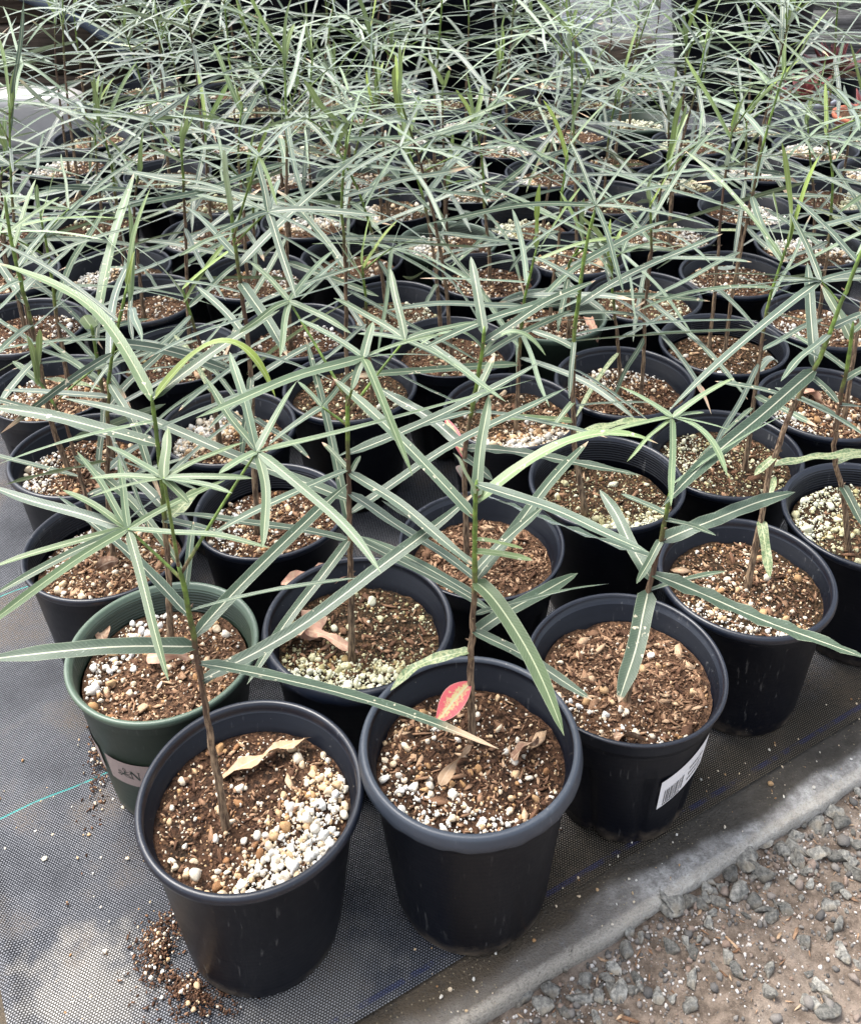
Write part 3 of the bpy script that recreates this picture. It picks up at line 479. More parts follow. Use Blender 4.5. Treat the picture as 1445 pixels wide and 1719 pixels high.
HERO={"A":[[[[-1918,6825,-272],[-1955,6825,811],[-1980,6825,1636],[-2001,6825,2166],[-2018,6825,2556],[-2044,6825,2668]],[[[-1981,6825,1645],[-805,6649,1588],[457,6237,1297],0.2,0.1,"t"],[[-1988,6825,1821],[-2788,6704,1988],[-3588,6583,1960],0.19,0,""],[[-1975,6825,1468],[-785,7487,1603],[385,8453,2082],0.17,0.05,""],[[-1991,6825,1921],[-1409,7631,2183],[-828,8437,2203],0.15,0.1,""],[[-1999,6825,2129],[-2702,7424,2403],[-3405,8022,2453],0.17,0.0,""],[[-2002,6825,2193],[-1322,6859,2396],[-642,6894,2433],0.06,0.3,""],[[-1974,6825,1431],[-1766,6966,1484],[-1558,7106,1475],0.11,0.1,""],[[-2011,6825,2411],[-2000,7029,2612],[-1990,7233,2750],0.08,0.2,""]],[[[-2015,6825,2492],[-2466,7038,2840],[[[-2466,7038,2840],[-2952,6812,2914],[-3439,6585,2837],0.1,0.6],[[-2466,7038,2840],[-2860,6482,2933],[-3253,5926,2836],0.12,0.6],[[-2466,7038,2840],[-2876,6669,2917],[-3287,6299,2839],0.11,0.3],[[-2466,7038,2840],[-2223,6489,2599],[-1951,5940,2349],0.12,0.45],[[-2466,7038,2840],[-1877,6905,2926],[-1288,6772,2844],0.1,0.5],[[-2466,7038,2840],[-2130,7345,2905],[-1794,7652,2842],0.09,0.6],[[-2466,7038,2840],[-2275,7212,2878],[-2085,7386,2843],0.07,0.6],[[-2466,7038,2840],[-2561,7323,3028],[-2656,7607,3123],0.1,0.55],[[-2466,7038,2840],[-2762,7401,3032],[-3057,7764,3088],0.11,0.5],[[-2466,7038,2840],[-2774,7215,2955],[-3081,7392,2968],0.11,0.6],[[-2466,7038,2840],[-3046,7259,2839],[-3767,7509,2957],0.14,0.1]]],[[-2039,6825,2648],[-1829,6049,4036],[[[-1829,6049,4036],[-1844,6224,4147],[-1859,6399,4204],0.12,0.6],[[-1829,6049,4036],[-2078,6248,4080],[-2326,6446,4035],0.1,0.5],[[-1829,6049,4036],[-2083,6059,4070],[-2336,6069,4033],0.08,0.6],[[-1829,6049,4036],[-2053,5956,4068],[-2277,5862,4033],0.06,0.6],[[-1829,6049,4036],[-1589,6252,4080],[-1350,6455,4036],0.07,0.6],[[-1829,6049,4036],[-1526,6037,4080],[-1224,6025,4040],0.07,0.6],[[-1829,6049,4036],[-1584,5959,4074],[-1338,5869,4039],0.08,0.5],[[-1829,6049,4036],[-1732,5973,4006],[-1635,5896,3940],0.09,0.5]]],[[-2022,6825,2575],[-1416,7211,3431],[[[-1416,7211,3431],[-1628,7582,3396],[-1985,8087,3615],0.13,0.4],[[-1416,7211,3431],[-1601,7748,3663],[-1786,8286,3731],0.13,0.4],[[-1416,7211,3431],[-1284,7528,3608],[-1152,7846,3683],0.12,0.5],[[-1416,7211,3431],[-370,7418,3550],[818,7687,3754],0.14,0.55],[[-1416,7211,3431],[-1544,7073,3455],[-1671,6935,3427],0.11,0.6],[[-1416,7211,3431],[-1255,6805,3249],[-1286,6411,3132],0.12,0.5],[[-1416,7211,3431],[-775,6713,3296],[-401,6149,3119],0.12,0.5]]]]]],"B":[[[[302,7607,-102],[283,7607,761],[323,7607,1522],[330,7607,2179],[331,7607,2557],[347,7607,2827]],[[[326,7607,1752],[678,7305,1718],[1001,6488,1140],0.2,0.5,""],[[303,7607,1138],[835,7998,1219],[1367,8388,1141],0.17,0.2,""],[[315,7607,1372],[940,7723,1507],[1566,7839,1489],0.11,0.3,""],[[293,7607,953],[-164,7617,918],[-449,7426,679],0.13,0.6,"s"],[[306,7607,1192],[800,7250,1212],[1295,6894,1085],0.13,0.2,""],[[331,7607,2431],[-322,8247,2882],[-974,8888,3099],0.14,0.35,""],[[333,7607,2588],[1242,8074,3239],[1947,7922,2940],0.15,0.75,""],[[334,7607,2618],[416,8000,2957],[497,8392,3178],0.13,0.4,""],[[326,7607,1753],[939,8405,2051],[1553,9203,2104],0.14,0.2,""],[[327,7607,1851],[664,7943,1995],[1001,8280,2023],0.12,0.2,""],[[345,7607,2790],[1108,7150,2805],[1638,6702,2788],0.15,0.15,""],[[330,7607,2210],[537,7513,2257],[743,7419,2248],0.08,0.8,""],[[329,7607,2081],[578,7510,2138],[826,7414,2130],0.08,0.8,""],[[324,7607,1588],[-197,7955,1721],[-718,8302,1702],0.14,0.1,""],[[327,7607,1916],[-96,8010,2040],[-519,8413,2024],0.13,0.2,""],[[287,7607,575],[127,7506,474],[-34,7405,316],0.24,0.5,"r"],[[338,7607,2679],[229,6923,3489],[121,6240,4063],0.04,0.9,""]],[]]],"C":[[[[1870,8194,-324],[1962,8194,432],[2033,8194,1222],[2106,8194,1690],[2138,8194,2062],[2176,8194,2327]],[[[2020,8194,1078],[1843,7788,825],[1618,7369,545],0.24,0.15,""],[[2032,8194,1219],[1859,8695,1431],[1685,9197,1510],0.17,0.2,""],[[2069,8194,1453],[1206,8629,1525],[365,9083,1625],0.16,0.05,"w"],[[2043,8194,1287],[2867,7753,1180],[3793,7283,1082],0.2,0.1,"w"],[[2020,8194,1077],[2417,8282,1160],[2813,8370,1145],0.13,0.2,""],[[2102,8194,1661],[2793,8411,1851],[3485,8628,1866],0.18,0.1,"w"],[[2126,8194,1916],[2325,8047,1968],[2524,7900,1960],0.11,0.2,""],[[2131,8194,1974],[1943,8325,2022],[1755,8456,2014],0.1,0.2,""],[[2105,8194,1681],[1966,8039,1590],[1827,7885,1442],0.1,0.3,""],[[2174,8194,2311],[2864,8664,2485],[3554,9133,2457],0.05,0.5,""]],[[[2171,8194,2293],[1956,7565,3446],[[[1956,7565,3446],[1868,7140,3392],[1779,6714,3211],0.1,0.7],[[1956,7565,3446],[2244,7717,3582],[2533,7868,3624],0.09,0.7],[[1956,7565,3446],[2096,7597,3465],[2237,7629,3444],0.08,0.7],[[1956,7565,3446],[2167,7462,3479],[2378,7359,3447],0.07,0.7],[[1956,7565,3446],[2234,7351,3516],[2276,6991,3269],0.1,0.7],[[1956,7565,3446],[1763,7741,3527],[1569,7916,3534],0.1,0.7],[[1956,7565,3446],[1651,7489,3462],[1346,7412,3389],0.1,0.7],[[1956,7565,3446],[1739,7371,3411],[1522,7177,3292],0.05,0.8]]]]]],"D":[[[[-2908,9089,-283],[-2827,9089,650],[-2793,9089,1360],[-2774,9089,1816],[-2760,9089,2418],[-2764,9089,2802]],[[[-2763,9089,2750],[-3374,10133,3432],[-4741,10626,3564],0.16,0.65,""],[[-2763,9089,2744],[-1949,9581,3763],[-1522,8920,2854],0.15,0.9,""],[[-2764,9089,2767],[-2175,9540,3101],[-1585,9991,3248],0.15,0.3,""],[[-2761,9089,2508],[-3427,8740,2600],[-4092,8390,2512],0.11,0.5,""],[[-2761,9089,2404],[-2058,9315,2650],[-1355,9541,2714],0.13,0.3,""],[[-2765,9089,2233],[-3656,9268,2472],[-4547,9447,2491],0.18,0.2,""],[[-2775,9089,1776],[-2455,9554,1925],[-2134,10019,1936],0.14,0.1,""],[[-2782,9089,1630],[-2955,8706,1719],[-3128,8323,1707],0.13,0.1,""],[[-2788,9089,1487],[-3064,9352,1568],[-3339,9614,1558],0.14,0.1,""],[[-2795,9089,1322],[-2409,8880,1413],[-2024,8670,1398],0.14,0.1,""],[[-2798,9089,1257],[-2668,9352,1318],[-2538,9615,1309],0.2,0.5,"s"]],[]]],"F":[[[[-921,8755,-202],[-886,8755,588],[-870,8755,1339],[-849,8755,2052],[-829,8755,2732],[-810,8755,3027]],[[[-847,8755,2134],[-1439,8336,2184],[-2032,7918,2059],0.12,0.2,""],[[-857,8755,1775],[-2428,9379,2206],[-3998,10002,2228],0.15,0.2,""],[[-848,8755,2106],[-259,8172,2117],[329,7590,1928],0.14,0.25,""],[[-855,8755,1859],[-127,8156,1805],[602,7557,1521],0.17,0.1,""],[[-871,8755,1280],[-1785,8933,1441],[-2698,9112,1378],0.15,0.1,""],[[-871,8755,1302],[-1307,8089,1144],[-1743,7423,785],0.14,0.1,""],[[-841,8755,2316],[135,9203,2428],[1116,9759,2707],0.16,0.1,""],[[-862,8755,1609],[298,9494,2018],[1459,10233,2092],0.15,0.1,""],[[-867,8755,1446],[-1145,9687,2144],[-1423,10619,2573],0.12,0.3,""],[[-870,8755,1338],[-152,8311,1320],[567,7868,1097],0.14,0.15,""],[[-847,8755,2134],[-993,8960,2185],[-1139,9166,2175],0.07,0.4,"t"],[[-849,8755,2052],[-793,8844,2123],[-738,8933,2166],0.07,0.3,""]],[[[-821,8755,2863],[-565,7605,4039],[[[-565,7605,4039],[-1117,7165,4139],[-1724,6643,4120],0.13,0.5],[[-565,7605,4039],[-448,7188,4060],[-166,6521,3668],0.13,0.6],[[-565,7605,4039],[-530,7763,4141],[-495,7920,4194],0.12,0.4],[[-565,7605,4039],[-240,7606,4082],[84,7606,4035],0.1,0.4],[[-565,7605,4039],[-850,7831,4152],[-1134,8057,4162],0.1,0.4],[[-565,7605,4039],[-237,7790,4092],[91,7974,4040],0.09,0.5],[[-565,7605,4039],[-608,7470,3992],[-650,7334,3902],0.1,0.4]]],[[-827,8755,2765],[-266,9040,3397],[[[-266,9040,3397],[186,8612,3399],[638,8185,3225],0.12,0.5],[[-266,9040,3397],[82,9203,3452],[430,9365,3400],0.1,0.4],[[-266,9040,3397],[-342,9441,3648],[-419,9842,3773],0.12,0.4],[[-266,9040,3397],[-642,9494,3479],[-1017,9947,3396],0.1,0.4],[[-266,9040,3397],[-20,8758,3448],[227,8475,3395],0.11,0.4],[[-266,9040,3397],[-497,9109,3430],[-728,9177,3396],0.1,0.4]]],[[-818,8755,2908],[-1383,9300,3700],[[[-1383,9300,3700],[-1576,8978,3755],[-1769,8657,3704],0.1,0.5],[[-1383,9300,3700],[-1637,9751,3774],[-1890,10201,3702],0.1,0.5],[[-1383,9300,3700],[-1212,9886,3784],[-1042,10472,3697],0.1,0.5],[[-1383,9300,3700],[-1071,9084,3688],[-759,8867,3567],0.1,0.5],[[-1383,9300,3700],[-1394,8971,3628],[-1406,8642,3457],0.1,0.6]]],[[-832,8755,2636],[-1073,8810,2814],[[[-1073,8810,2814],[-1303,8585,2801],[-1533,8360,2697],0.14,0.2],[[-1073,8810,2814],[-922,9153,2865],[-771,9496,2812],0.08,0.4],[[-1073,8810,2814],[-1212,9049,2852],[-1352,9287,2812],0.08,0.5]]]]]],"G":[[[[350,10374,-302],[331,10374,1203],[414,10374,1687],[489,10374,2180],[548,10374,2547],[561,10374,2798]],[[[338,10374,1246],[-177,10912,1412],[-692,11451,1398],0.17,0.0,"w"],[[337,10374,1238],[1036,10253,1275],[2276,9942,1130],0.15,0.0,"w"],[[331,10374,1127],[488,10263,1063],[645,10153,949],0.14,0.1,"w"],[[332,10374,1084],[229,10757,1167],[127,11140,1154],0.12,0.5,"r"],[[333,10374,1000],[356,11591,148],[379,12808,-1089],0.1,0.5,"r"],[[526,10374,2410],[871,10600,2940],[1226,10281,2474],0.09,0.6,""],[[543,10374,2519],[282,10492,2915],[-241,10221,2592],0.09,0.6,""],[[550,10374,2599],[1229,10831,2842],[1907,11288,2885],0.14,0.1,""],[[556,10374,2709],[503,10819,3033],[450,11264,3232],0.14,0.3,""],[[526,10374,2413],[1079,10797,2559],[1631,11219,2538],0.11,0.3,""],[[478,10374,2110],[109,10838,2235],[-260,11303,2217],0.12,0.2,""],[[432,10374,1804],[574,10704,1981],[715,11035,2067],0.14,0.4,"t"],[[420,10374,1727],[1120,9988,1891],[1820,9601,1863],0.13,0.1,""],[[419,10374,1723],[-312,9832,1914],[-1044,9290,1886],0.13,0.1,""]],[]]],"H":[[[[1855,11034,-182],[1698,11130,715],[1673,11234,1703],[1679,11284,2185],[1731,11347,2791],[1803,11402,3338],[1890,11441,3722]],[[[1674,11237,1734],[2041,10791,1725],[2408,10344,1575],0.13,0.1,""],[[1685,11186,1244],[2170,11140,1345],[2655,11095,1328],0.06,0.1,""],[[1683,11193,1308],[1535,11023,1252],[1387,10854,1138],0.1,0.5,""],[[1690,11165,1047],[1218,11142,1145],[746,11119,1129],0.12,0.6,""],[[1694,11147,873],[2170,11225,973],[2645,11303,957],0.15,0.8,"s"],[[1677,11265,2001],[1427,11456,2066],[1177,11648,2054],0.12,0.2,""],[[1679,11284,2178],[2746,11233,2402],[3812,11183,2369],0.16,0.1,""],[[1708,11320,2530],[2676,11821,2893],[3643,12322,2990],0.14,0.1,""],[[1735,11350,2825],[1489,11654,2908],[1242,11958,2896],0.12,0.1,""],[[1724,11338,2709],[776,10679,2846],[-173,10020,2706],0.15,0.1,""],[[1678,11276,2109],[1615,10971,1937],[1552,10665,1673],0.08,0.2,""],[[1769,11376,3082],[2346,11815,3234],[2922,12254,3211],0.12,0.2,""]],[[[1849,11423,3543],[1908,11518,3735],[[[1908,11518,3735],[937,11292,3875],[-35,11067,3735],0.1,0.2],[[1908,11518,3735],[1967,10858,3593],[2026,10199,3253],0.12,0.2],[[1908,11518,3735],[1710,11864,3938],[1512,12210,4021],0.1,0.2],[[1908,11518,3735],[1811,12007,4045],[1715,12495,4201],0.08,0.1],[[1908,11518,3735],[2421,11821,3818],[2934,12124,3733],0.11,0.2],[[1908,11518,3735],[2217,11940,4003],[2526,12363,4115],0.1,0.3],[[1908,11518,3735],[1441,10904,3845],[974,10289,3738],0.09,0.2],[[1908,11518,3735],[2510,11177,3831],[3112,10836,3732],0.1,0.2]]]]]],"E":[[[[3530,9756,-288],[3632,9848,559],[3679,9911,1144],[3882,9997,1967],[4100,10041,2396],[4243,10092,2893],[4373,10140,3358],[4489,10182,3781]],[[[4090,10039,2376],[3050,8973,2504],[2011,7907,2274],0.19,0.05,""],[[4096,10041,2389],[4239,10706,2797],[4381,11370,3025],0.16,0.1,""],[[4054,10032,2305],[4121,9790,2313],[4189,9548,2261],0.12,0.1,""],[[3925,10006,2051],[4135,9543,2157],[4345,9079,2140],0.13,0.1,""],[[3632,9848,563],[3622,9590,423],[3612,9332,207],0.15,0.6,"s"],[[3646,9867,738],[3761,10038,836],[3876,10209,882],0.12,0.5,"s"],[[3730,9932,1350],[3600,9847,1312],[3470,9762,1233],0.11,0.3,"s"],[[3700,9919,1228],[4264,9984,1346],[4828,10049,1327],0.14,0.4,"s"],[[4135,10054,2516],[3782,10364,2613],[3430,10675,2596],0.13,0.1,""],[[4233,10089,2856],[4519,10231,2923],[4806,10373,2912],0.13,0.1,""],[[4213,10081,2786],[3773,9518,2935],[3334,8954,2911],0.12,0.2,""],[[3915,10004,2033],[3509,10144,2122],[3104,10285,2108],0.12,0.1,""],[[4436,10163,3590],[4228,10628,3842],[4019,11094,3963],0.13,0.1,""]],[[[4307,10116,3122],[4163,10359,3284],[[[4163,10359,3284],[3177,9509,3217],[2191,8659,2779],0.17,0.05],[[4163,10359,3284],[4137,10873,3550],[4111,11388,3662],0.12,0.1],[[4163,10359,3284],[4473,10484,3331],[4782,10609,3286],0.12,0.1],[[4163,10359,3284],[3781,10228,3339],[3399,10098,3282],0.12,0.1],[[4163,10359,3284],[3489,10452,3380],[2816,10545,3286],0.1,0.1],[[4163,10359,3284],[4330,10013,3272],[4497,9667,3151],0.1,0.1],[[4163,10359,3284],[3396,10185,3395],[2630,10012,3286],0.1,0.1]]]]]],"K":[[[[4890,10300,-268],[4683,10300,715],[4540,10300,1046],[4520,10300,1760],[4557,10300,2369],[4546,10300,2811]],[[[4692,10300,673],[4733,10045,614],[4774,9790,489],0.15,0.2,""],[[4558,10300,1004],[4812,10346,1059],[5066,10392,1051],0.12,0.3,"s"],[[4525,10300,1601],[4251,10574,1680],[3977,10848,1666],0.13,0.1,""],[[4521,10300,1763],[4718,10201,1809],[4916,10102,1802],0.13,0.1,""],[[4548,10300,2215],[4360,10655,2297],[4172,11011,2282],0.12,0.3,""],[[4539,10300,2070],[4910,10548,2161],[5281,10796,2144],0.12,0.3,""],[[4551,10300,2589],[4492,10638,2795],[4432,10976,2909],0.13,0.4,""],[[4549,10300,2664],[4905,10628,2765],[5260,10956,2750],0.12,0.4,""]],[]]],"O":[[[[-4908,12137,-267],[-5039,12137,369],[-5073,12137,1082],[-5070,12137,1759],[-5121,12137,2446],[-5138,12137,2760],[-5165,12137,3189],[-5140,12137,3739]],[[[-5087,12137,1994],[-5140,11654,2094],[-5192,11170,2077],0.13,0.2,""],[[-5102,12137,2193],[-4700,12104,2276],[-4299,12071,2262],0.11,0.2,""],[[-5071,12137,1514],[-5200,11717,1474],[-5328,11296,1326],0.16,0.2,""],[[-5073,12137,1082],[-5368,12416,1165],[-5663,12696,1150],0.13,0.4,""],[[-5071,12137,1656],[-4535,11630,1810],[-3999,11124,1787],0.12,0.3,""],[[-5073,12137,1206],[-4623,11916,1308],[-4173,11695,1290],0.12,0.7,"s"],[[-5083,12137,1930],[-4921,12570,2027],[-4760,13002,2014],0.12,0.2,""],[[-5109,12137,2283],[-5592,12820,2456],[-6076,13503,2428],0.14,0.2,""],[[-5121,12137,2452],[-4898,12565,2644],[-4675,12994,2716],0.14,0.2,""],[[-5130,12137,2618],[-5217,11844,2682],[-5304,11552,2672],0.12,0.2,""],[[-5140,12137,2783],[-4504,12603,2948],[-3868,13068,2923],0.12,0.2,""],[[-5140,12137,2787],[-5093,12852,2935],[-5046,13568,2910],0.12,0.2,""],[[-5155,12137,3031],[-5134,12627,3384],[-5114,13118,3600],0.1,0.6,""],[[-5161,12137,3268],[-4995,12611,3374],[-4830,13085,3358],0.1,0.6,""],[[-5071,12137,1656],[-5576,12570,1794],[-6081,13002,1772],0.13,0.2,""]],[]],[[[-4391,12362,-267],[-4399,12362,550],[-4403,12362,1182],[-4404,12362,1645],[-4414,12362,1855]],[[[-4408,12362,1725],[-4351,13532,2565],[-4295,14702,3080],0.19,0.6,""],[[-4412,12362,1804],[-4483,12443,1868],[-4555,12523,1903],0.24,0.7,""],[[-4402,12362,1096],[-3874,12961,1261],[-3345,13560,1234],0.13,0.2,""],[[-4403,12362,1236],[-3991,12552,1330],[-3579,12743,1316],0.1,0.3,""],[[-4402,12362,1010],[-5001,12904,1179],[-5600,13446,1153],0.11,0.4,"t"],[[-4399,12362,552],[-4034,13330,783],[-3668,14297,766],0.16,0.1,""],[[-4403,12362,1370],[-4878,12151,1479],[-5353,11941,1462],0.07,0.3,""],[[-4399,12362,643],[-4365,11961,422],[-4332,11560,83],0.12,0.2,""],[[-4404,12362,1547],[-4489,13100,1994],[-4574,13838,2245],0.13,0.2,""],[[-4401,12362,920],[-4756,12691,1021],[-5111,13020,1005],0.13,0.2,""]],[]]],"N":[[[[-2226,10917,-294],[-2201,10917,504],[-2131,10917,1758],[-2129,10917,2469],[-2151,10917,3189],[-2184,10917,3664],[-2177,10917,4125]],[[[-2145,10917,2989],[-2555,11023,3078],[-2965,11129,3066],0.12,0.2,""],[[-2149,10917,3121],[-1819,10261,3107],[-1488,9605,2916],0.17,0.2,""],[[-2160,10917,3315],[-1388,12043,3850],[-617,13170,4046],0.18,0.1,""],[[-2135,10917,2671],[-2553,10389,2809],[-2971,9862,2786],0.13,0.1,""],[[-2129,10917,2391],[-2531,11503,2539],[-2933,12089,2515],0.13,0.2,""],[[-2130,10917,2154],[-2397,10272,2299],[-2664,9626,2276],0.14,0.1,""],[[-2130,10917,1839],[-1752,11315,1952],[-1374,11712,1933],0.13,0.1,""],[[-2169,10917,3444],[-2576,11530,3598],[-2984,12142,3576],0.14,0.2,""],[[-2129,10917,2231],[-1603,10478,2373],[-1077,10038,2350],0.12,0.1,""],[[-2135,10917,1674],[-2310,10494,1771],[-2484,10070,1757],0.13,0.1,""],[[-2154,10917,1340],[-1764,10414,1474],[-1374,9911,1454],0.13,0.1,""],[[-2183,10917,3736],[-2398,10531,3827],[-2612,10144,3812],0.1,0.4,""],[[-2130,10917,1916],[-2134,10436,1706],[-2139,9954,1363],0.11,0.2,""],[[-2180,10917,3948],[-1985,9897,4828],[-1791,8877,5403],0.1,0.7,""],[[-2138,10917,2772],[-1480,11345,2934],[-822,11773,2906],0.12,0.1,""]],[[[-2179,10917,3589],[-1693,10391,4190],[[[-1693,10391,4190],[-1100,10304,4275],[-507,10216,4192],0.12,0.1],[[-1693,10391,4190],[-1482,9696,4140],[-1270,9001,3882],0.13,0.1],[[-1693,10391,4190],[-1804,10821,4420],[-1915,11250,4518],0.12,0.1],[[-1693,10391,4190],[-1918,10089,4245],[-2143,9786,4193],0.1,0.1],[[-1693,10391,4190],[-2268,10911,4298],[-2843,11431,4188],0.1,0.2],[[-1693,10391,4190],[-1313,9886,4279],[-933,9380,4191],0.09,0.2],[[-1693,10391,4190],[-1691,10880,4258],[-1689,11368,4188],0.1,0.3]]],[[-2184,10917,3664],[-1668,9965,4952],[[[-1668,9965,4952],[-1979,10479,5036],[-2290,10993,4953],0.09,0.3],[[-1668,9965,4952],[-1332,9790,5006],[-997,9615,4954],0.1,0.3],[[-1668,9965,4952],[-1548,9630,4876],[-1427,9296,4695],0.08,0.8],[[-1668,9965,4952],[-1488,10665,5053],[-1308,11364,4951],0.12,0.1],[[-1668,9965,4952],[-1875,9741,4994],[-2081,9517,4952],0.08,0.3]]]]]]}
# ------------------------------------------------------------------ gravel, stones, spills
rng = np.random.default_rng(11)
def in_gravel(n, spread=1.0):
    out = []
    while len(out) < n:
        al = rng.uniform(.0, 9); d = rng.exponential(.75*spread) if rng.random() < .75 else rng.uniform(0, 4)
        ac = 5.2-.012*(al-3.2)-.03-d
        p = AB(al, ac)
        if p[1] > 3.0 and p[0] < 7: out.append(p)
    return np.array(out)
def on_dirt(p, lift): return np.column_stack([p, ZD+dirt_h(p[:, 0], p[:, 1])+lift])
p = in_gravel(9500); s = np.clip(rng.lognormal(-4.5, .68, len(p)), .005, .075)
V, F, T = scatter(GR0, on_dirt(p, s*.3), s[:, None]*rng.uniform(.7, 1.2, (len(p), 3)), np.where((rng.random(len(p)) < .36) & (s < .03), rng.uniform(.75, 1, len(p)), rng.uniform(0, .65, len(p))), rng)
tag(mk("gravel", V, F, M_GRAVEL, attrs={"tint": T}), "fine gravel and white perlite crumbs strewn over the brown dirt", "gravel", kind="stuff")
p = in_gravel(520, 1.2); n = len(p); ln = np.clip(rng.lognormal(-3.4, .6, n), .015, .13)
V, F, T = scatter(FLK, on_dirt(p, .012), np.column_stack([ln, ln*rng.uniform(.10, .28, n), ln*.07+.003]), rng.uniform(.35, 1, n), rng, .25)
tag(mk("wood_chips", V, F, M_CHIP, smooth=False, attrs={"tint": T}), "small tan wood chips and bark splinters scattered on the dirt", "wood chips", kind="stuff")
def stone(x, y, r, sd, name="stone"):
    g = np.random.default_rng(sd); V, F = ico(2)
    d = g.normal(size=(14, 3)); d /= np.linalg.norm(d, axis=1)[:, None]
    for q in d:                                  # chip flat facets off the ball
        lim = g.uniform(.32, .72); k = V@q; V = V-np.maximum(0, k-lim)[:, None]*q
    V = V*np.array([1.15, g.uniform(.6, .95), g.uniform(.5, .8)])*r*1.45*g.uniform(.75, 1.25)+g.normal(0, r*.03, V.shape)
    V = V@np.array(Matrix.Rotation(g.uniform(0, 6.28), 3, 'Z') @ Matrix.Rotation(g.normal(0, .25), 3, 'X')).T
    return mk(name, V, F, M_STONE, smooth=False, loc=(x, y, ZD+float(dirt_h(x, y))+r*.22))
for i, (x, y, s) in enumerate(STONES):
    s *= 1.1
    tag(stone(x, y, s, 100+i), "angular grey stone lying in the dirt and gravel beside the concrete edging", "stone", "grey stones along the concrete edging")
ge = np.random.default_rng(55)
for i in range(120):
    al = ge.uniform(3.0, 8.2); p_ = AB(al, 5.16-.012*(al-3.2)-.03-abs(ge.normal(0, .30)) if i % 3 else 5.0-ge.uniform(.1, 1.6))
    if p_[1] < 6.2 and p_[0] < .2: continue
    tag(stone(p_[0], p_[1], float(np.clip(ge.lognormal(-3.1, .35), .025, .085)), 300+i), "angular grey stone lying in the dirt and gravel beside the concrete edging", "stone", "grey stones along the concrete edging")
tag(stone(3.028, 7.785, .055, 77), "small teal plastic scrap among the stones at the concrete edging", "scrap").data.materials[0] = M_TEAL
bpy.context.scene.objects[-1].name = "plastic_scrap"
def spill(name, cx, cy, rx, ry, rot, label, sd, npl=130):
    g = np.random.default_rng(sd); n = 700
    a = g.uniform(0, 6.283, n); r = np.abs(g.normal(0, .55, n))*(1+.35*np.sin(3*a+sd)); x, y = r*np.cos(a)*rx, r*np.sin(a)*ry
    c, s_ = math.cos(rot), math.sin(rot); P = np.column_stack([x*c-y*s_, x*s_+y*c, .03+.09*np.maximum(0, 1-r)*g.uniform(.3, 1, n)])
    sz = g.uniform(.006, .019, n)
    V, F, T = scatter(FLK, P, np.column_stack([sz*1.6, sz*.8, sz*.5]), g.beta(1.1, 5., n), g, .5)
    o = mk(name, V, F, M_CHIP, smooth=False, attrs={"tint": T}, loc=(cx, cy, 0)); tag(o, label, "spilled soil", kind="stuff")
    k = g.integers(0, n, npl); P2 = P[k]+[0, 0, .012]; s2 = np.clip(g.lognormal(-4.6, .45, npl), .006, .03)
    V, F, T = scatter(GR1, P2, s2[:, None]*g.uniform(.8, 1.2, (npl, 3)), g.beta(1.2, 2., npl), g)
    tag(mk("perlite", V, F, M_PERL, o, attrs={"tint": T}), kind="stuff"); return o
spill("spilled_soil", -2.66, 6.75, .24, .52, -.15, "dark soil and perlite spilled on the cloth left of the front black pot", 5)
spill("spilled_soil", -3.78, 9.05, .22, .85, .1, "soil crumbs spilled on the cloth along the left of the green pot", 6, 170)
spill("spilled_soil", .6, 8.9, .8, .9, .5, "dark soil spilled on the shaded cloth between the pots behind the front row", 8)
spill("spilled_soil", -2.3, 6.35, .42, .18, -.5, "thin brown dust of soil spread before the front left pot", 12, 40)
n = 170; g = np.random.default_rng(21); al = np.concatenate([g.uniform(-.1, 1.6, 80), g.uniform(3, 9, 90)]); ac = np.concatenate([g.uniform(6, 10, 80), 5.25+np.abs(g.normal(.2, .45, 90))])
P = np.array([AB(a, b) for a, b in zip(al, ac)]); P = np.column_stack([P, np.where(ac > 5.7, .03, .0)]); s2 = np.clip(g.lognormal(-4.45, .45, n), .006, .03)
V, F, T = scatter(GR1, P, s2[:, None]*g.uniform(.6, 1.2, (n, 3)), g.beta(1.5, 1.5, n), g)
tag(mk("crumbs", V, F, M_PERL, attrs={"tint": T}), "stray perlite and bark crumbs on the cloth and the concrete", "crumbs", kind="stuff")
